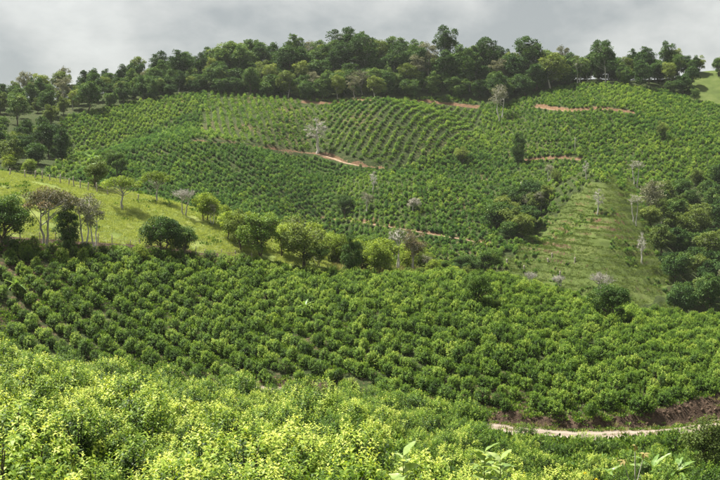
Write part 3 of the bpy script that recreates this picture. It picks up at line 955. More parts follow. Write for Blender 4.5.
# ------------------------------------------------------------------ trees
def tree_meshes(seed, H, W, cb, ncl, clr, lpc, leafL, mat, bark, shape='round', trunk_r=0.22, trunks=1, bare=0.0, flat=0.72):
    g = np.random.default_rng(seed)
    cz, rz = H * (cb + 1) / 2, H * (1 - cb) / 2
    cen = []
    lobes = unit(g.normal(0, 1, (5, 3)))
    tries = 0
    while len(cen) < ncl and tries < 4000:
        tries += 1
        d = unit(g.normal(0, 1, 3))
        q = g.random() ** 0.42 * (0.72 + 0.48 * float(np.max(np.clip((lobes @ d - 0.4) / 0.6, 0, 1))))
        if shape == 'flat':
            p = np.array([d[0] * q * (W / 2 - clr * .6), d[1] * q * (W / 2 - clr * .6), H * 0.86 + 0.10 * H * g.normal() * 0.5 - 0.12 * H * q * q])
        elif shape == 'tall':
            zf = g.random()
            rr = (W / 2 - clr * .5) * math.sqrt(max(0.05, 1 - (2 * zf - 0.9) ** 2)) * math.sqrt(g.random())
            th = g.uniform(0, 6.28)
            p = np.array([math.cos(th) * rr, math.sin(th) * rr, H * cb + zf * (H * (1 - cb) - clr)])
        else:
            p = np.array([d[0] * q * (W / 2 - clr * .6), d[1] * q * (W / 2 - clr * .6), cz + d[2] * q * (rz - clr * .5)])
            if d[2] < -0.3 and g.random() < 0.6:
                continue
        if all(np.linalg.norm(p - c) > clr * 0.55 for c in cen):
            cen.append(p)
    cen = np.array(cen)
    cen[:, :2] += g.normal(0, W * 0.05, 2)
    # trunk and limbs
    parts = []
    bend = g.normal(0, 0.04 * H, 2)
    forks = []
    for t in range(trunks):
        off = np.array([math.cos(t * 2.4 + seed), math.sin(t * 2.4 + seed)]) * (0.0 if trunks == 1 else 0.35)
        s = np.linspace(0, 1, 7)
        top = H * (cb + (1 - cb) * 0.55)
        path = np.stack([off[0] + (bend[0] + off[0] * 2) * s ** 1.5, off[1] + (bend[1] + off[1] * 2) * s ** 1.5, -0.5 + (top + 0.5) * s], 1)
        path[1:-1, :2] += g.normal(0, 0.012 * H, (5, 2))
        parts.append(tube(path, trunk_r * (1.25 - 0.95 * s) * (0.75 if trunks > 1 else 1) + 0.02, 7))
        forks.append(path)
    for c in cen:
        path = forks[int(g.integers(trunks))]
        zt = c[2] - np.hypot(c[0], c[1]) * g.uniform(0.35, 0.8)
        zt = np.clip(zt, H * cb * 0.75, path[-1, 2])
        b0 = np.array([np.interp(zt, path[:, 2], path[:, i]) for i in range(3)])
        m1 = b0 * 0.6 + c * 0.4 + np.array([0, 0, 0.08 * H]) * g.uniform(-0.3, 0.8) + g.normal(0, 0.02 * H, 3)
        bz = np.stack([b0, m1 * .6 + b0 * .4, m1, m1 * 0.45 + c * 0.55, c])
        rb = trunk_r * g.uniform(0.28, 0.42)
        parts.append(tube(bz, np.linspace(rb, 0.02 + rb * .15, 5), 5))
        for _ in range(int(2 + 5 * bare)):
            e_ = c + unit(g.normal(0, 1, 3) + np.array([0, 0, .5])) * clr * g.uniform(0.5, 1.0)
            st = bz[3] * g.uniform(0, 1) + c * g.uniform(0, 0.3)
            st = bz[2] + (c - bz[2]) * g.uniform(0.2, 1)
            mm = (st + e_) / 2 + g.normal(0, 0.08 * clr, 3)
            parts.append(tube(np.stack([st, mm, e_]), np.array([rb * .35 + .012, rb * .22 + .01, 0.008 + rb * .05]), 4))
            if bare > 0.4:
                for _ in range(3):
                    e2 = mm + unit(g.normal(0, 1, 3) + np.array([0, 0, .4])) * clr * g.uniform(0.3, 0.6)
                    parts.append(tube(np.stack([mm, (mm + e2) / 2 + g.normal(0, .04 * clr, 3), e2]), np.array([rb * .2 + .01, rb * .14 + .008, 0.006 + rb * .04]), 3))
    V, Fs = join(parts)
    trunk = mesh_np('trunk', V, Fs, bark, smooth=True)
    # leaves in clumps
    P, D, N, T = [], [], [], []
    for c in cen:
        n = int(lpc * g.uniform(0.6, 1.3))
        cs = clr * g.uniform(0.55, 1.3)
        d = unit(g.normal(0, 1, (n, 3)))
        d[:, 2] = np.where((d[:, 2] < -0.2) & (g.random(n) < 0.65), -d[:, 2], d[:, 2])
        q = g.uniform(0.35, 1.0, (n, 1)) ** 0.6
        # sub-sprays inside the clump
        k = int(g.integers(6, 11))
        sub = unit(g.normal(0, 1, (k, 3)))
        d = unit(d + 0.9 * sub[g.integers(0, k, n)])
        p = c + d * q * cs * np.array([1, 1, flat])
        P.append(p)
        N.append(unit(d * 0.7 + np.array([0, 0, 0.6]) + g.normal(0, 0.5, (n, 3))))
        D.append(unit(d * 0.6 + g.normal(0, 0.8, (n, 3)) - np.array([0, 0, 0.25])))
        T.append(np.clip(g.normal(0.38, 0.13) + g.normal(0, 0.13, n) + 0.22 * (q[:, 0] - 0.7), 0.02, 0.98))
    P, D, N, T = map(np.concatenate, (P, D, N, T))
    Ls = leafL * g.uniform(0.65, 1.3, len(P))
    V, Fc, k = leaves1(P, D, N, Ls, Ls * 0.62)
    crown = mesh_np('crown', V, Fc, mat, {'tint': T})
    return trunk, crown, H


def add_tree(name, kind, p, height, rz, label, cat='tree', group=None, wide=1.0):
    trunk, crown, H = kind
    e_ = link(bpy.data.objects.new(name, None))
    e_.empty_display_size = 0.5
    s = height / H
    e_.location, e_.rotation_euler, e_.scale = p, (0, 0, rz), (s * wide, s * wide, s)
    tag(e_, label, cat, group)
    for nm, m in (('trunk', trunk), ('crown', crown)):
        link(bpy.data.objects.new(nm, m), e_)
    return e_


# forest kinds (leaf sprays sized for 400 m)
FK = [
    tree_meshes(201, 16, 12, 0.16, 46, 2.0, 150, 0.62, M['forest'], M['bark'], 'round', 0.28),
    tree_meshes(202, 19, 11, 0.14, 46, 1.9, 150, 0.62, M['forest'], M['bark_pale'], 'round', 0.28),
    tree_meshes(203, 20, 13, 0.26, 46, 2.0, 150, 0.60, M['forest'], M['bark_pale'], 'round', 0.28),
    tree_meshes(204, 12, 10, 0.02, 46, 1.8, 150, 0.58, M['forest'], M['bark'], 'round', 0.22),
    tree_meshes(205, 17, 8.5, 0.12, 42, 1.7, 140, 0.58, M['forest'], M['bark'], 'tall', 0.24),
    tree_meshes(206, 16, 11, 0.10, 42, 1.8, 140, 0.56, M['olive'], M['bark_pale'], 'round', 0.25),
    tree_meshes(207, 12, 9.5, 0.06, 42, 1.7, 140, 0.54, M['olive'], M['bark'], 'round', 0.22),
    tree_meshes(208, 10, 9, 0.0, 44, 1.7, 150, 0.56, M['dark'], M['bark'], 'round', 0.2),
    tree_meshes(209, 17, 9.5, 0.26, 30, 1.5, 90, 0.50, M['greygreen'], M['bark_pale'], 'round', 0.25, 1, 0.3),
]
# kinds for trees nearer to the camera (finer leaves)
NK = {
    'dark': tree_meshes(301, 7.2, 7.6, 0.08, 50, 1.05, 256, 0.24, M['dark'], M['bark'], 'round', 0.17, 2),
    'dark2': tree_meshes(302, 9, 6.4, 0.12, 50, 1.0, 256, 0.24, M['dark'], M['bark'], 'tall', 0.17),
    'pink': tree_meshes(303, 8, 9.5, 0.30, 42, 1.15, 162, 0.22, M['pinkish'], M['bark_pale'], 'flat', 0.2, 2, 0.4, 0.55),
    'thin': tree_meshes(304, 7.2, 4.4, 0.42, 18, 0.8, 90, 0.20, M['greygreen'], M['bark_white'], 'round', 0.15, 2, 0.5),
    'olive': tree_meshes(305, 6.5, 6.0, 0.10, 37, 1.0, 202, 0.23, M['olive'], M['bark'], 'round', 0.16),
    'flatgreen': tree_meshes(306, 6.6, 8.2, 0.42, 35, 1.0, 175, 0.23, M['bright'], M['bark_pale'], 'flat', 0.2, 1, 0.3, 0.6),
    'bright': tree_meshes(307, 5.6, 5.2, 0.03, 40, 0.85, 202, 0.22, M['bright'], M['bark'], 'round', 0.12, 2),
    'bare': tree_meshes(308, 6.6, 7.6, 0.30, 34, 1.0, 3, 0.17, M['pale'], M['bark_pale'], 'flat', 0.2, 2, 0.5),
    'yshape': tree_meshes(309, 8.2, 5.4, 0.50, 20, 0.9, 46, 0.2, M['olive'], M['bark_white'], 'flat', 0.18, 2, 0.8),
    'brownish': tree_meshes(310, 8.0, 6.0, 0.34, 32, 0.95, 148, 0.21, M['pinkish'], M['bark_pale'], 'round', 0.16, 2, 0.5),
    'round': tree_meshes(311, 5.6, 6.4, 0.06, 67, 0.95, 310, 0.22, M['garden'], M['bark'], 'round', 0.2),
    'mixed': tree_meshes(312, 7.6, 6.6, 0.05, 47, 1.0, 229, 0.24, M['weed'], M['bark'], 'round', 0.16, 2),
    'barewhite': tree_meshes(313, 9.0, 4.2, 0.38, 20, 0.85, 4, 0.2, M['pale'], M['bark_white'], 'tall', 0.23, 1, 1.0),
    'blossom': tree_meshes(314, 4.0, 4.2, 0.30, 22, 0.75, 121, 0.2, M['pale'], M['bark_white'], 'round', 0.14, 1, 0.6),
}


def pxtree(name, kind, u, v, hpx, label, rmin=100, group=None, rz=None, wide=1.0, cat='tree'):
    p = hit(u, v, rmin)
    h = hpx / F * math.hypot(p[0], p[1])
    return add_tree(name, kind, (p[0], p[1], p[2] - 0.1), h, random.uniform(0, 6.28) if rz is None else rz, label, cat, group, wide)


R1 = 146
pxtree('broadleaf_tree', NK['dark'], 4, 246, 54, 'dense dark green tree cut off by the left picture edge', R1)
pxtree('spreading_tree', NK['pink'], 46, 246, 56, 'wide flat tree with a pinkish-brown crown at the pasture edge', R1)
pxtree('broadleaf_tree', NK['dark2'], 70, 246, 44, 'dark green tree tucked against the pinkish-brown spreading tree', R1)
pxtree('slender_tree', NK['thin'], 86, 249, 54, 'slim pale-stemmed tree with thin crown beside the pinkish tree', R1, wide=0.9)
pxtree('slender_tree', NK['thin'], 95, 250, 48, 'second slim pale-stemmed tree, standing towards the dark round tree', R1, wide=0.9)
pxtree('broadleaf_tree', NK['dark'], 163, 256, 44, 'dense dark green tree on the lower edge of the pasture', R1)
pxtree('broadleaf_tree', NK['dark'], 184, 256, 34, 'small dark green tree hugging the right side of the bigger one', R1)
pxtree('young_tree', NK['bright'], 142, 262, 20, 'small bright lime-green tree in the top coffee row', 150)
pxtree('broadleaf_tree', NK['flatgreen'], 122, 209, 34, 'flat-topped green tree alone in the middle of the pasture', 165)
pxtree('broadleaf_tree', NK['olive'], 95, 189, 30, 'olive-green tree behind the pasture fence, beside the flat-topped one', 165)
pxtree('broadleaf_tree', NK['flatgreen'], 157, 202, 32, 'round green tree at the top edge of the pasture', 165, wide=0.85)
pxtree('bare_tree', NK['bare'], 184, 216, 28, 'wide pale grey leafless tree on the pasture crest', 165)
pxtree('broadleaf_tree', NK['bright'], 206, 222, 32, 'bright green tree just right of the pale leafless tree', 165)
pxtree('broadleaf_tree', NK['bright'], 12, 172, 22, 'small yellowish tree on the pasture skyline at far left', 165)
pxtree('broadleaf_tree', NK['mixed'], 118, 178, 28, 'dark tree just beyond the pasture fence', 175)
pxtree('broadleaf_tree', NK['mixed'], 262, 264, 56, 'tall dark green tree where the pasture meets the hedgerow', R1)
pxtree('broadleaf_tree', NK['olive'], 304, 270, 52, 'broad olive-green tree in the middle of the hedgerow', 150, wide=1.15)
pxtree('broadleaf_tree', NK['dark2'], 350, 276, 46, 'narrow dark tree standing alone at the hedgerow end', 150, wide=0.75)
pxtree('forked_tree', NK['yshape'], 397, 272, 46, 'pale forked tree with a thin crown above the dry grass', 150)
pxtree('forked_tree', NK['brownish'], 414, 272, 42, 'brownish forked tree beside the pale forked one', 150)
pxtree('broadleaf_tree', NK['mixed'], 476, 308, 38, 'round leafy green tree standing alone among the coffee rows', 125)
pxtree('broadleaf_tree', NK['dark'], 609, 322, 42, 'dark green tree on the crest of the middle slope', 130, wide=0.95)
pxtree('bare_tree', NK['bare'], 596, 308, 36, 'pale leafless tree behind the dark tree on the crest', 166, wide=0.8)
pxtree('bare_tree', NK['bare'], 560, 292, 18, 'small pale leafless treetop showing above the coffee crest', 170)
p = hit(704, 476, 55)
add_tree('garden_tree', NK['olive'], (p[0], p[1], p[2] - 0.1), 5.2, 1.0, 'big rounded olive-green tree in the lower right corner', 'tree', None, 1.1)

# hedgerow and thicket between the pasture and the dry grass
hk = ['bright', 'mixed', 'bright', 'olive', 'bright', 'thin', 'bright', 'olive']
hedge = [(222, 228, 30), (236, 244, 34), (232, 222, 30), (246, 234, 40), (252, 220, 36), (276, 262, 42), (283, 242, 40), (272, 232, 34), (293, 258, 32), (318, 262, 46), (328, 250, 42), (336, 262, 36), (312, 240, 38),
         (296, 232, 34), (340, 244, 34), (362, 262, 36), (372, 250, 34), (356, 240, 30), (382, 246, 30), (386, 264, 22), (404, 250, 28), (426, 262, 22), (436, 268, 16), (448, 272, 14), (286, 272, 26), (322, 274, 24), (246, 262, 24), (334, 276, 22), (372, 268, 16),
         (212, 226, 50), (226, 232, 52), (240, 238, 48), (256, 240, 44), (345, 262, 50), (358, 258, 44), (368, 262, 40), (378, 262, 38), (390, 262, 36), (408, 264, 34), (420, 266, 34), (432, 268, 30), (444, 270, 26), (456, 272, 24), (468, 274, 22), (300, 258, 52), (316, 260, 56), (330, 262, 54)]
hl = {'bright': 'bright yellow-green tree in the hedgerow thicket', 'mixed': 'mid green bushy tree in the hedgerow thicket', 'olive': 'olive-green tree in the hedgerow thicket', 'thin': 'thin grey-green tree in the hedgerow thicket'}
for i, (u, v, h) in enumerate(hedge):
    kk = hk[i % len(hk)]
    rr = random.uniform(166, 196)
    x, y, _ = ray(u, 240)
    L_ = math.hypot(x, y)
    X_, Y_ = x / L_ * rr, y / L_ * rr
    g0 = float(hgt(X_, Y_))
    topz = zat(u, v - h * 0.62 + 3, rr)
    H_ = float(np.clip(topz - g0, 2.0, 8.5)) * random.uniform(0.8, 1.08)
    add_tree('hedgerow_tree', NK[kk], (X_, Y_, g0 - 0.1), H_, random.uniform(0, 6.28), hl[kk], 'tree', 'hedgerow trees between pasture and coffee', random.uniform(0.85, 1.15))

# thicket in the hidden valley behind the hedgerow, treetops showing
def _valley():
    g_ = np.random.default_rng(96)
    got = []
    for _ in range(4000):
        a_, r_ = g_.uniform(az_u(225), az_u(505)), g_.uniform(214, 262)
        p_ = (math.sin(a_) * r_, math.cos(a_) * r_)
        if all(math.hypot(q[0] - p_[0], q[1] - p_[1]) > 5.2 for q in got):
            got.append(p_)
    return got


vl = {'bright': 'yellow-green treetop in the valley thicket behind the hedgerow', 'mixed': 'mid green treetop in the valley thicket behind the hedgerow', 'olive': 'olive treetop in the valley thicket behind the hedgerow', 'dark': 'dark green treetop in the valley thicket behind the hedgerow'}
for x_, y_ in _valley():
    z_ = float(hgt(x_, y_))
    H_ = random.uniform(4.5, 9.0)
    u_, v_ = proj(np.array([x_, y_, z_ + H_ * 0.85]))
    lim = np.interp(u_, [225, 300, 400, 500], [206, 222, 236, 246])
    if v_ < lim or not visible(np.array([[x_, y_, z_ + H_ * 0.95]]))[0]:
        continue
    kk = ['bright', 'mixed', 'olive', 'bright', 'dark'][random.randrange(5)]
    add_tree('valley_tree', NK[kk], (x_, y_, z_ - 0.2), H_, random.uniform(0, 6.28), vl[kk], 'tree', 'valley thicket behind the hedgerow', random.uniform(0.9, 1.2))
# single trees on the far hill
FARONE = [
    ('bare_tree', 'barewhite', 317, 153, 36, 'tall pale bare tree above the tan dirt track', 1.5),
    ('tall_tree', 'thin', 500, 121, 36, 'tall thin-trunked tree just below the ridge forest', 1.0),
    ('tall_tree', 'dark2', 518, 164, 34, 'pale-trunked tree with a dark crown on the middle of the far hill', 0.7),
    ('broadleaf_tree', 'olive', 463, 162, 15, 'small flat dark tree on the rounded coffee knoll', 1.2),
    ('blossom_tree', 'blossom', 413, 212, 15, 'small white-blossomed tree alone on the coffee knoll', 1.0),
    ('bare_tree', 'barewhite', 373, 194, 24, 'pale bare tree leaning above the white-blossomed tree', 1.0),
    ('broadleaf_tree', 'thin', 366, 216, 24, 'sparse grey tree above the red valley track', 1.0),
    ('broadleaf_tree', 'dark', 344, 214, 22, 'dark bushy tree beside the red valley track', 1.0),
    ('broadleaf_tree', 'thin', 549, 182, 18, 'pale-stemmed tree, first of three in the gully above the spur', 1.1),
    ('broadleaf_tree', 'olive', 557, 184, 14, 'small round tree between the gully trees', 1.0),
    ('broadleaf_tree', 'thin', 529, 214, 22, 'pale-stemmed tree at the head of the dense gully thicket', 1.0),
    ('broadleaf_tree', 'thin', 539, 216, 24, 'taller pale-stemmed tree beside the dense gully thicket', 1.0),
    ('bare_tree', 'barewhite', 586, 180, 20, 'thin white bare tree at the top of the grassy spur', 0.8),
    ('bare_tree', 'barewhite', 598, 216, 28, 'white-trunked bare tree in the middle of the grassy spur', 0.9),
    ('bare_tree', 'yshape', 636, 186, 26, 'spreading white-limbed tree at the top right of the spur', 1.2),
    ('bare_tree', 'yshape', 635, 224, 30, 'pale grey tree on the right side of the grassy spur', 1.0),
    ('bare_tree', 'barewhite', 642, 264, 32, 'slender white bare tree low on the right of the spur', 0.8),
    ('bare_tree', 'bare', 530, 295, 20, 'pale leafless shrub at the foot of the terraced spur', 0.8),
    ('broadleaf_tree', 'olive', 662, 138, 16, 'small grey tree on the smooth right-hand coffee slope', 0.9),
    ('forked_tree', 'yshape', 578, 84, 24, 'pale forked tree at the lower edge of the ridge forest', 1.2),
    ('round_tree', 'olive', 699, 74, 17, 'lollipop-shaped tree alone on the ridge pasture skyline', 0.9),
    ('round_tree', 'dark', 719, 76, 20, 'dark tree on the ridge pasture at the right picture edge', 0.9),
    ('broadleaf_tree', 'dark', 112, 168, 20, 'dark round tree in the hollow at the foot of the left hill', 1.0),
    ('broadleaf_tree', 'bright', 28, 176, 18, 'yellow-green tree at the foot of the left wood', 1.1),
]
for nm, kk, u, v, h, lab, wd in FARONE:
    pxtree(nm, NK[kk], u, v, h, lab, 238, None, None, wd)


def poisson(poly, spacing, rlo, rhi, ulo, uhi, n, seed, extra=None):
    g = np.random.default_rng(seed)
    got = []
    for _ in range(n):
        a = g.uniform(az_u(ulo), az_u(uhi))
        r = math.sqrt(g.uniform(rlo ** 2, rhi ** 2))
        p = np.array([math.sin(a) * r, math.cos(a) * r])
        z = float(hgt(*p))
        u, v = proj(np.array([p[0], p[1], z]))
        if poly is not None and not in_poly(np.array([u]), np.array([v]), poly)[0]:
            continue
        if extra is not None and not extra(u, v, r, a):
            continue
        if all((q[0] - p[0]) ** 2 + (q[1] - p[1]) ** 2 > spacing ** 2 for q in got):
            got.append((p[0], p[1], z, float(u), float(v), r))
    return got


# ridge forest
fo = poisson(FOREST, 5.6, 385, 468, 150, 694, 9000, 91, lambda u, v, r, a: r < feat(L_RIDGE, a) + 3)
fo.sort(key=lambda q: q[5])
fo = fo[:330]
print('forest', len(fo))
for x, y, z, u, v, r in fo:
    front = r - feat(L_EDGE, math.atan2(x, y)) < 12
    hm = np.interp(u, [150, 200, 240, 330, 430, 560, 620, 660, 694], [0.62, 0.74, 0.84, 0.86, 0.92, 0.86, 0.72, 0.62, 0.5]) * (0.78 if front else 1.0)
    k = int(rng.choice([3, 4, 7, 0, 6, 8, 5, 1], p=[.24, .12, .16, .12, .12, .06, .1, .08])) if front else int(rng.choice(9, p=[.2, .16, .12, .1, .12, .12, .05, .08, .05]))
    kind = FK[k]
    h = kind[2] * (random.uniform(0.82, 1.15) if front else random.choice([0.8, 0.88, 0.95, 1.0, 1.06, 1.16]) * random.uniform(0.94, 1.06)) * hm
    tone = {5: 'olive-green', 6: 'olive-green', 8: 'grey-green'}.get(k, 'dark green')
    wh = next(t for lim, t in ((215, 'at its left end'), (290, 'left of the bare tree'), (345, 'above the tall bare tree'), (410, 'above the striped rows'), (475, 'right above the striped rows'), (535, 'above the thin-trunked tree'), (610, 'above the reddish track cut'), (999, 'at its right end')) if u < lim)
    lab = f'{tone} tree on the front edge of the ridge forest, {wh}' if front else f'{tone} tree deep in the ridge forest, {wh}'
    add_tree('forest_tree', kind, (x, y, z - 0.3), h, random.uniform(0, 6.28), lab, 'tree', 'trees of the ridge forest', random.uniform(0.9, 1.35))
# low trees that close the forest edge to the ground
un = poisson(None, 4.9, 385, 468, 120, 692, 12000, 95, lambda u, v, r, a: in_poly(np.array([u]), np.array([v + 3]), FOREST)[0] and (r < feat(L_EDGE, a) + 14 or r > feat(L_RIDGE, a) - 7))
for x, y, z, u, v, r in un[:280]:
    k = int(rng.choice([3, 7, 6], p=[.45, .35, .2]))
    add_tree('understory_tree', FK[k], (x, y, z - 0.3), random.uniform(4.5, 9), random.uniform(0, 6.28), 'low bushy tree under the ridge forest, ' + next(t for lim, t in ((240, 'towards its left end'), (345, 'around the tall pale bare tree'), (475, 'above the striped coffee rows'), (600, 'above the reddish track cut'), (999, 'at its right end')) if u < lim), 'tree', 'low trees at the foot of the ridge forest', random.uniform(1.0, 1.35))
# wood on the left
lw = poisson(FOREST, 6.2, 285, 452, -25, 165, 2600, 92, lambda u, v, r, a: r < feat(L_RIDGE, a) + 2)
lw = [q for q in lw if not (q[3] > 64 and q[4] > 112)][:90]
for x, y, z, u, v, r in lw:
    k = int(rng.choice([0, 3, 4, 6, 7, 8, 5], p=[.15, .2, .12, .18, .17, .08, .1]))
    h = FK[k][2] * random.uniform(0.5, 0.78)
    tone = {5: 'olive-green', 6: 'olive-green', 8: 'grey-green'}.get(k, 'dark green')
    place_ = 'on the skyline of the left-hand hill' if r > 415 else 'in the wood at the left foot of the far hill'
    add_tree('wood_tree', FK[k], (x, y, z - 0.2), h, random.uniform(0, 6.28), f'{tone} tree {place_}', 'tree', 'trees of the left wood', random.uniform(0.9, 1.2))
# skyline stragglers on the left ridge
for u, hp, kk, wd in ((18, 22, 5, .8), (32, 24, 2, .7), (45, 26, 4, .7), (65, 32, 8, .8), (90, 26, 3, 1), (108, 24, 1, .8), (140, 34, 5, .8), (160, 36, 2, 1)):
    rr = float(feat(L_RIDGE, az_u(u)))
    x, y = math.sin(az_u(u)) * rr, math.cos(az_u(u)) * rr
    add_tree('skyline_tree', FK[kk], (x, y, float(hgt(x, y)) - 0.2), hp / F * rr, random.uniform(0, 6.28), 'straggling tree standing out on the left-hand skyline', 'tree', 'stragglers on the left skyline', wd)
# emergent clumps at the right end of the ridge
for u, hp, kk, wd in ((598, 38, 2, .8), (632, 30, 1, .8), (664, 36, 2, .75), (672, 28, 5, .8), (648, 22, 0, .9), (683, 20, 3, .9), (655, 20, 7, 1.0)):
    rr = float(feat(L_RIDGE, az_u(u))) - 2
    x, y = math.sin(az_u(u)) * rr, math.cos(az_u(u)) * rr
    add_tree('skyline_tree', FK[kk], (x, y, float(hgt(x, y)) - 0.2), hp / F * rr, random.uniform(0, 6.28), 'tree standing out on the skyline at the right end of the forest', 'tree', 'trees at the right end of the ridge', wd)
# wooded gully on the right
gw = poisson(GULLY, 5.4, 222, 345, 645, 745, 2500, 93)
gw.sort(key=lambda q: -q[5])
for x, y, z, u, v, r in gw[:95]:
    k = int(rng.choice([0, 3, 6, 7, 8, 5, 4], p=[.16, .2, .2, .18, .06, .14, .06]))
    tone = {5: 'olive-green', 6: 'olive-green', 8: 'grey-green'}.get(k, 'dark green')
    add_tree('gully_tree', FK[k], (x, y, z - 0.2), FK[k][2] * random.uniform(0.45, 0.72), random.uniform(0, 6.28), f'{tone} tree in the wooded gully beside the grassy spur', 'tree', 'trees in the right-hand gully', random.uniform(0.95, 1.3))
cl = poisson(CLUMP, 3.4, 240, 330, 490, 556, 900, 94)
for x, y, z, u, v, r in cl[:22]:
    k = int(rng.choice([3, 7, 6]))
    add_tree('thicket_tree', FK[k], (x, y, z - 0.2), random.uniform(4.5, 8), random.uniform(0, 6.28), 'dense green tree in the small thicket left of the spur', 'tree', 'trees of the small gully thicket', 1.15)


# ------------------------------------------------------------------ grass and weeds
def tuft(name, seed, n, L, spread, mat, leafy=False):
    g = np.random.default_rng(seed)
    th = g.uniform(0, 6.28, n)
    rad = spread * np.sqrt(g.random(n))
    P = np.stack([np.cos(th) * rad, np.sin(th) * rad, np.full(n, -0.02)], 1)
    lean = g.uniform(0.1, 0.9, n)
    D = unit(np.stack([np.cos(th) * lean, np.sin(th) * lean, np.ones(n) * (0.6 if leafy else 1)], 1) + g.normal(0, 0.2, (n, 3)))
    if leafy:
        P[:, 2] += g.random(n) * L * 0.9
    N = unit(np.stack([np.cos(th), np.sin(th), np.full(n, 0.3)], 1) + g.normal(0, 0.3, (n, 3)))
    Ls = L * g.uniform(0.5, 1.2, n)
    V, Fc, k = leaves1(P, D, N, Ls, Ls * (0.55 if leafy else 0.16))
    return mesh_np(name, V, Fc, mat, {'tint': np.clip(g.normal(0.5, 0.2, n), 0, 1)})


GR = [tuft('grass_tuft', 400 + i, 26, 0.34, 0.42, M['grass']) for i in range(4)]
WD = [tuft('weed', 410 + i, 30, 0.32, 0.45, M['weed'], True) for i in range(4)]
SG = [tuft('grass_tuft', 405 + i, 26, 0.34, 0.42, M['spurgrass']) for i in range(4)]
DG = [tuft('dry_tuft', 420 + i, 34, 0.55, 0.45, M['drygrass']) for i in range(3)]


def rand_area(n, rlo, rhi, ulo, uhi, seed):
    g = np.random.default_rng(seed)
    a = g.uniform(az_u(ulo), az_u(uhi), n)
    r = np.sqrt(g.uniform(rlo ** 2, rhi ** 2, n))
    return np.sin(a) * r, np.cos(a) * r, a, r


X, Y, a, r = rand_area(34000, 148, 208, -60, 345, 1)
k = (r > feat(L_CREST, a) + 3) & (r < feat(L_PAST, a) + 6) & (vnoise(X / 3, Y / 3, 81) > -0.55)
P = np.stack([X, Y, hgt(X, Y)], 1)[k]
scatter('pasture_grass', P, GR, rng.uniform(0.5, 1.2, len(P)), rng.uniform(0, 6.28, len(P)), 'short yellow-green grass covering the left pasture', seed=11)
X, Y, a, r = rand_area(1300, 150, 205, -40, 330, 31)
k = (r > feat(L_CREST, a) + 3) & (r < feat(L_PAST, a) + 4) & (vnoise(X / 4, Y / 4, 89) > 0.25)
P = np.stack([X, Y, hgt(X, Y)], 1)[k]
scatter('pasture_weeds', P, WD + GR, rng.uniform(0.6, 1.7, len(P)), rng.uniform(0, 6.28, len(P)), 'tufts and weeds dotted over the left pasture', seed=31)
X, Y, a, r = rand_area(26000, 214, 325, 495, 680, 2)
Z = hgt(X, Y)
u, v = proj(np.stack([X, Y, Z], 1))
k = soft_poly(u, v, SPUR, 11) & (vnoise(X / 3, Y / 3, 82) > -0.6)
P = np.stack([X, Y, Z], 1)[k]
scatter('spur_grass', P, SG, rng.uniform(0.5, 1.5, len(P)), rng.uniform(0, 6.28, len(P)), 'short grass covering the terraced spur', seed=12)
X, Y, a, r = rand_area(7000, 214, 325, 490, 690, 22)
Z = hgt(X, Y)
u, v = proj(np.stack([X, Y, Z], 1))
k = soft_poly(u, v, SPUR, 14) & (vnoise(X / 7, Y / 7, 86) + np.clip((560 - u) / 70, -0.1, 0.6) > -0.1)
P = np.stack([X, Y, Z - 0.1], 1)[k]
scatter('spur_shrubs', P, FARB + WD, rng.uniform(0.18, 0.6, len(P)) ** 1.1, rng.uniform(0, 6.28, len(P)), 'low green shrubs and seedlings dotted over the terraced spur', seed=22)
X, Y, a, r = rand_area(5000, 164, 190, 335, 470, 3)
k = (r > feat(L_CREST, a) + 1)
P = np.stack([X, Y, hgt(X, Y)], 1)[k]
scatter('dry_grass', P, DG, rng.uniform(0.7, 1.6, len(P)), rng.uniform(0, 6.28, len(P)), 'dry straw-coloured grass behind the coffee crest', seed=13)
X, Y, a, r = rand_area(15000, 240, 440, -30, 750, 4)
Z, u, v, ok = zone_far(X, Y)
ok &= vnoise(X / 6, Y / 6, 84) > -0.35
P = np.stack([X, Y, Z], 1)[ok]
scatter('hill_weeds', P, WD, rng.uniform(0.7, 1.9, len(P)), rng.uniform(0, 6.28, len(P)), 'green weeds between the coffee rows of the far hill', seed=14)
X, Y, a, r = rand_area(20000, 100, 172, -40, 760, 5)
k = (r > feat(L_BANK, a) - 0.3) & (r < feat(L_CREST, a) + 2) & (vnoise(X / 5, Y / 5, 85) > -0.35)
P = np.stack([X, Y, hgt(X, Y)], 1)[k]
scatter('slope_weeds', P, WD, rng.uniform(0.4, 1.1, len(P)), rng.uniform(0, 6.28, len(P)), 'low weeds between the coffee rows of the middle slope', seed=15)
X, Y, a, r = rand_area(2600, 96, 122, 380, 780, 25)
bk = (r > feat(L_ROAD_OUT, a) + 0.1) & (r < feat(L_BANK, a) + 1.2) & (vnoise(X / 1.6, Y / 1.6, 88) > -0.1)
P = np.stack([X, Y, hgt(X, Y) - 0.03], 1)[bk]
scatter('bank_weeds', P, WD + DG, rng.uniform(0.3, 0.9, len(P)), rng.uniform(0, 6.28, len(P)), 'weeds and dry stalks on the brown road bank', seed=25)
us_ = rng.uniform(380, 780, 900)
aa = az_u(us_)
ri, ro = feat(L_ROAD_IN, aa), feat(L_ROAD_OUT, aa)
off = rng.choice([0.08, 0.5, 0.93], 900, p=[.45, .1, .45]) + rng.normal(0, 0.045, 900)
rr_ = ri + (ro - ri) * off
X, Y = np.sin(aa) * rr_, np.cos(aa) * rr_
P = np.stack([X, Y, hgt(X, Y)], 1)[vnoise(X / 3, Y / 3, 90) > -0.2]
scatter('roadside_weeds', P, WD + DG, rng.uniform(0.25, 0.7, len(P)), rng.uniform(0, 6.28, len(P)), 'low weeds along the edges of the dirt road', seed=32)
X, Y, a, r = rand_area(3500, 96, 122, 380, 780, 26)
bk = (r > feat(L_ROAD_OUT, a) - 0.5) & (r < feat(L_BANK, a) + 0.4)
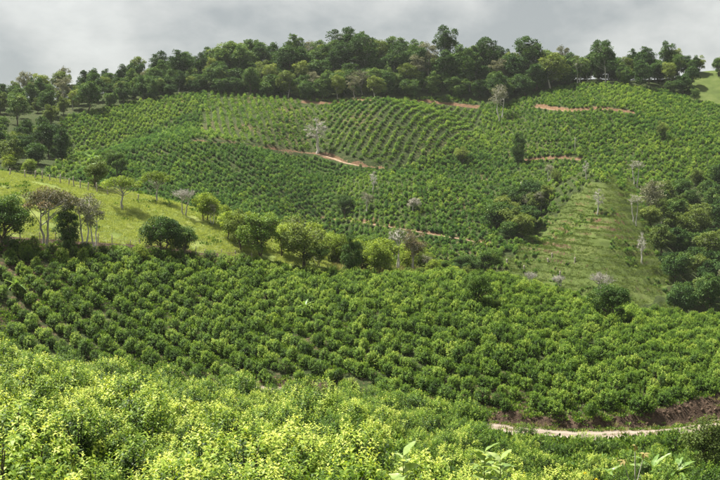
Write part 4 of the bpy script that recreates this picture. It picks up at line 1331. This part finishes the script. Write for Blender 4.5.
P = np.stack([X, Y, hgt(X, Y)], 1)[bk]


def clod(seed):
    g = np.random.default_rng(seed)
    V = unit(np.array([[x_, y_, z_] for x_ in (-1, 0, 1) for y_ in (-1, 0, 1) for z_ in (-1, 0, 1) if abs(x_) + abs(y_) + abs(z_) == 1] + [[x_, y_, z_] for x_ in (-1, 1) for y_ in (-1, 1) for z_ in (-1, 1)], float))
    V *= g.uniform(0.10, 0.18, (len(V), 1))
    import bmesh as bm_
    b = bm_.new()
    for q_ in V:
        b.verts.new(q_)
    bm_.ops.convex_hull(b, input=b.verts)
    m_ = bpy.data.meshes.new('clod')
    b.to_mesh(m_)
    b.free()
    m_.materials.append(M['clod'])
    return m_


scatter('soil_clods', P, [clod(i) for i in range(4)], rng.uniform(0.4, 1.5, len(P)), rng.uniform(0, 6.28, len(P)), 'clods of brown earth crumbled down the road bank', seed=26)
X, Y, a, r = rand_area(9000, 12, 104, -60, 780, 6)
k = (r < feat(L_ROAD_IN, a) - 0.4)
P = np.stack([X, Y, hgt(X, Y)], 1)[k]
scatter('near_weeds', P, WD, rng.uniform(0.7, 1.8, len(P)), rng.uniform(0, 6.28, len(P)), 'green undergrowth between the near coffee shrubs', seed=16)


# ------------------------------------------------------------------ fences, poles, small things
def post_mesh(seed, h, r):
    g = np.random.default_rng(seed)
    z = np.linspace(-0.4, h, 6)
    q = np.stack([g.normal(0, 0.02, 6), g.normal(0, 0.02, 6), z], 1)
    V, Fq = tube(q, r * np.array([1.1, 1.05, 1, 0.95, 1.0, 0.75]), 7)
    V2 = np.concatenate([V, q[-1:] + [[0, 0, 0.03]]])
    top = np.arange(7) + 5 * 7
    cap = np.stack([top, np.roll(top, -1), np.full(7, len(V))], 1)
    return mesh_np('post', V2, [Fq, cap], M['wood_post'], smooth=True)


def fence(posts, h, r, label, rmin, wires=(0.35, 0.7, 0.95)):
    P = [hit(u, v, rmin) for u, v in posts]
    root = link(bpy.data.objects.new('fence', None))
    root.location = P[0]
    tag(root, label, 'fence')
    pm = [post_mesh(500 + i, h, r) for i in range(4)]
    tops = []
    for i, p in enumerate(P):
        o = link(bpy.data.objects.new('post', pm[i % 4]), root)
        o.location = p - P[0]
        s = random.uniform(0.8, 1.2)
        o.scale = (1, 1, s)
        o.rotation_euler = (random.gauss(0, .05), random.gauss(0, .05), random.uniform(0, 6))
        tops.append(p - P[0])
    for wz in wires:
        pts = []
        for a_, b_ in zip(tops[:-1], tops[1:]):
            for t in np.linspace(0, 1, 6)[:-1]:
                q = a_ * (1 - t) + b_ * t
                pts.append(q + np.array([0, 0, h * wz * 0.85 - 0.10 * 4 * t * (1 - t)]))
        pts.append(tops[-1] + np.array([0, 0, h * wz * 0.85]))
        V, Fq = tube(np.array(pts), np.full(len(pts), 0.012), 4)
        link(bpy.data.objects.new('wire', mesh_np('wire', V, Fq, M['wood_post'])), root)


fence([(10, 176), (25, 178), (35, 179), (42, 180), (50, 182), (60, 184), (69, 186), (74, 187), (80, 189), (88, 191), (97, 193), (108, 196), (122, 199), (138, 202)], 1.6, 0.11, 'thick pale posts of the fence along the top of the pasture', 165)
fence([(4, 240), (20, 241), (40, 242), (56, 243), (66, 244), (98, 246), (112, 247), (130, 249), (140, 250), (160, 252), (180, 255), (196, 257), (204, 258), (215, 259), (222, 260), (236, 261), (252, 263)], 1.6, 0.07, 'thin wire fence along the lower edge of the pasture', 152)
for u, v, h, lab in ((575, 150, 4.2, 'short white pole among the coffee on the right-hand hill'), (521, 192, 3.0, 'small white pole on the gully slope beside the knoll')):
    p = hit(u, v, 240)
    o = link(bpy.data.objects.new('pole', post_mesh(520, h, 0.14)))
    o.location = p
    o.data.materials[0] = M['bark_pale']
    tag(o, lab, 'pole')
for i, (u, v) in enumerate(((507, 264), (548, 263), (560, 276), (524, 270), (552, 258), (575, 262))):
    p = hit(u, v, 215)
    o = link(bpy.data.objects.new('stump', post_mesh(530 + i, 1.1, 0.2)))
    o.location = p
    tag(o, 'pale cut stump on the terraces of the grassy spur', 'stump', 'cut stumps on the spur')


def blade(name, L, W, n, mat, droop, tint, fold=0.12, tear=0.0, seed=0, ovate=False):
    """a long leaf with a midrib, along +X from the origin, arching down"""
    g = np.random.default_rng(seed)
    s = np.linspace(0, 1, n)
    prof = np.sin(np.pi * np.clip(s, 0.0, 1) ** (0.75 if ovate else 0.6)) ** (0.8 if ovate else 0.55)
    prof[0], prof[-1] = 0.06, 0.02
    x = L * (s - 0.25 * droop * s ** 2)
    z = -L * droop * s ** 2
    V = []
    for i in range(n):
        w = W / 2 * prof[i]
        wl, wr = w * (1 - tear * g.random()), w * (1 - tear * g.random())
        wv = 0.04 * W * math.sin(i * 1.7)
        V += [(x[i], -wl, z[i] + fold * wl + wv), (x[i], 0, z[i]), (x[i], wr, z[i] + fold * wr - wv)]
    q = []
    for i in range(n - 1):
        q += [(3 * i, 3 * i + 3, 3 * i + 4, 3 * i + 1), (3 * i + 1, 3 * i + 4, 3 * i + 5, 3 * i + 2)]
    return mesh_np(name, np.array(V), np.array(q)[:, ::-1], mat, {'tint': np.clip(tint + g.normal(0, 0.09, len(q)), 0, 1)}, smooth=True)


BL = [blade('leaf', 2.2, 0.55, 12, M['banana'], d, t, 0.35, 0.35, i) for i, (d, t) in enumerate([(0.35, 0.3), (0.6, 0.5), (0.2, 0.7), (0.8, 0.4)])]


def banana(p, s, label, n=9, seed=0):
    g = np.random.default_rng(seed)
    root = link(bpy.data.objects.new('banana_plant', None))
    root.location, root.scale, root.rotation_euler = p, (s, s, s), (0, 0, g.uniform(0, 6))
    tag(root, label, 'banana plant')
    V, Fq = tube(np.array([[0, 0, -0.3], [0.02, 0, 0.7], [0.03, 0.02, 1.5]]), np.array([0.13, 0.11, 0.06]), 8)
    link(bpy.data.objects.new('stem', mesh_np('stem', V, Fq, M['banana_stem'], smooth=True)), root)
    for i in range(n):
        o = link(bpy.data.objects.new('leaf', BL[i % len(BL)]), root)
        o.location = (0.03, 0.02, 1.42)
        o.rotation_euler = (g.normal(0, 0.25), -g.uniform(0.25, 1.15), i * 2.4 + g.normal(0, 0.2))
        k_ = g.uniform(0.75, 1.1)
        o.scale = (k_, k_, k_)


for i, (u, v, s, rm, lab) in enumerate([
    (305, 314, 0.72, 110, 'pale green banana plant alone among the middle rows'),
    (16, 296, 0.85, 110, 'banana plant among the coffee near the left picture edge'),
    (178, 396, 0.6, 80, 'small pale banana plant at the top of the near slope'),
    (608, 488, 0.8, 40, 'banana plant in the bottom hollow, nearest the yellow flowers'),
    (652, 486, 0.95, 40, 'banana plant at the bottom beside the bare sapling'),
    (676, 490, 0.9, 40, 'banana plant at the foot of the rounded olive-green tree'),
    (92, 166, 1.5, 238, 'banana plant in the hollow below the left wood'),
    (100, 172, 1.4, 238, 'lower banana plant in the hollow below the left wood'),
]):
    banana(hit(u, v, rm), s, lab, 9, 600 + i)

BIG = [blade('leaf', 0.30, 0.17, 9, M['bigleaf'], d, t, 0.25, 0.0, i, True) for i, (d, t) in enumerate([(0.15, 0.45), (0.35, 0.6), (0.25, 0.8), (0.5, 0.3)])]


def sapling(p, h, leaves, label, seed, s=1.0):
    g = np.random.default_rng(seed)
    root = link(bpy.data.objects.new('broad_leaved_sapling', None))
    root.location = p
    tag(root, label, 'sapling')
    path = np.array([[0, 0, -0.3], [0.03, 0.02, h * 0.35], [-0.02, 0.03, h * 0.7], [0.0, 0.0, h]])
    V, Fq = tube(path, np.array([0.022, 0.018, 0.013, 0.007]), 6)
    link(bpy.data.objects.new('stem', mesh_np('stem', V, Fq, M['banana_stem'], smooth=True)), root)
    for i in range(leaves):
        f = 1 - 0.42 * (i / leaves)
        o = link(bpy.data.objects.new('leaf', BIG[i % 4]), root)
        o.location = [np.interp(h * f, path[:, 2], path[:, c]) for c in range(3)]
        o.rotation_euler = (g.normal(0, 0.3), -g.uniform(0.5, 1.0) + 0.9 * (i / leaves), i * 2.4 + g.normal(0, 0.3))
        k_ = s * g.uniform(0.75, 1.15)
        o.scale = (k_, k_, k_)


def below(u, v, r):
    """ground point in the photo column u at distance r, and the height there of photo row v"""
    x, y, _ = ray(u, 240)
    L_ = math.hypot(x, y)
    X_, Y_ = x / L_ * r, y / L_ * r
    g0 = float(hgt(X_, Y_))
    return np.array([X_, Y_, g0]), zat(u, v, r) - g0


for u, v, r, n, lab, sd in ((404, 456, 17, 24, 'broad-leaved sapling with big pale leaves, left of the pair at the bottom', 1),
                            (486, 452, 17.5, 38, 'bushier broad-leaved sapling with big pale leaves at the bottom middle', 2),
                            (502, 460, 17, 28, 'shorter broad-leaved sapling behind the bushier one', 3)):
    p, h = below(u, v, r)
    sapling(p, h, n, lab, 700 + sd)

# bare sapling with a few dry leaves, and the yellow flowers
p, h = below(637, 446, 48)
root = link(bpy.data.objects.new('dry_sapling', None))
root.location = p
tag(root, 'thin pale sapling with a few dry orange leaves at lower right', 'sapling')
V, Fq = join([tube(np.array([[0, 0, -0.3], [0.05, 0, h * .5], [0.02, 0.02, h]]), np.array([0.05, 0.04, 0.02]), 6),
              tube(np.array([[0.05, 0, h * .55], [-0.3, 0, h * .72], [-0.5, 0.05, h * .86]]), np.array([0.025, 0.02, 0.01]), 5),
              tube(np.array([[0.05, 0, h * .6], [0.3, 0.1, h * .78], [0.48, 0.1, h * .92]]), np.array([0.025, 0.02, 0.01]), 5)])
link(bpy.data.objects.new('stem', mesh_np('stem', V, Fq, M['bark_pale'], smooth=True)), root)
DL = blade('leaf', 0.3, 0.13, 7, M['deadleaf'], 0.5, 0.6, 0.3, 0, 3, True)
for i in range(16):
    o = link(bpy.data.objects.new('leaf', DL), root)
    c = [(-0.5, 0.05, h * .86), (0.48, 0.1, h * .92), (0.02, 0.02, h)][i % 3]
    o.location = c
    o.rotation_euler = (random.gauss(0, .4), random.uniform(-0.6, 0.8), i * 2.4)
p, h = below(598, 474, 30)
root = link(bpy.data.objects.new('flowering_plant', None))
root.location = p
tag(root, 'plant with small bright yellow flowers at the bottom edge', 'flower')
V, Fq = join([tube(np.array([[0, 0, -0.2], [0.1 * math.cos(t), 0.1 * math.sin(t), h * .5], [0.3 * math.cos(t), 0.3 * math.sin(t), h * (0.9 + .1 * math.sin(3 * t))]]), np.array([0.012, 0.01, 0.006]), 4) for t in np.arange(0, 6.2, 0.9)])
link(bpy.data.objects.new('stem', mesh_np('stem', V, Fq, M['banana_stem'])), root)
gg = np.random.default_rng(5)
th = np.repeat(np.arange(0, 6.2, 0.9), 9)
d = unit(gg.normal(0, 1, (len(th), 3)) + [0, 0, 0.6])
P = np.stack([0.3 * np.cos(th), 0.3 * np.sin(th), h * (0.9 + .1 * np.sin(3 * th))], 1)
V, Fc, _ = leaves1(P, d, unit(gg.normal(0, 1, (len(th), 3)) + [0, 0, 1]), 0.07, 0.05)
link(bpy.data.objects.new('flower_head', mesh_np('flower_head', V, Fc, M['yellow'], {'tint': gg.random(len(th))})), root)
P2 = np.stack([gg.normal(0, 0.2, 200), gg.normal(0, 0.2, 200), gg.uniform(0.1, h * .85, 200)], 1)
V, Fc, _ = leaves1(P2, unit(gg.normal(0, 1, (200, 3))), unit(gg.normal(0, 1, (200, 3)) + [0, 0, 1]), 0.14, 0.07)
link(bpy.data.objects.new('foliage', mesh_np('foliage', V, Fc, M['weed'], {'tint': gg.uniform(0.3, 0.9, 200)})), root)

# ------------------------------------------------------------------ moist air over the whole valley
import bmesh
bm = bmesh.new()
bmesh.ops.create_cube(bm, size=1.0)
me = bpy.data.meshes.new('haze')
for v_ in bm.verts:
    v_.co = ((v_.co.x) * 18400, (v_.co.y) * 18400, -62 if v_.co.z < 0 else 112)
bm.to_mesh(me)
bm.free()
N = Nodes('haze_air')
vol = N.n("VolumePrincipled", Density=0.00006)
vol.inputs['Color'].default_value = (0.86, 0.90, 0.93, 1)
vol.inputs['Anisotropy'].default_value = 0.2
N.l(vol.outputs[0], N.out.inputs['Volume'])
me.materials.append(N.m)
tag(link(bpy.data.objects.new('haze', me)), 'thin moist haze over the whole valley', kind='stuff')
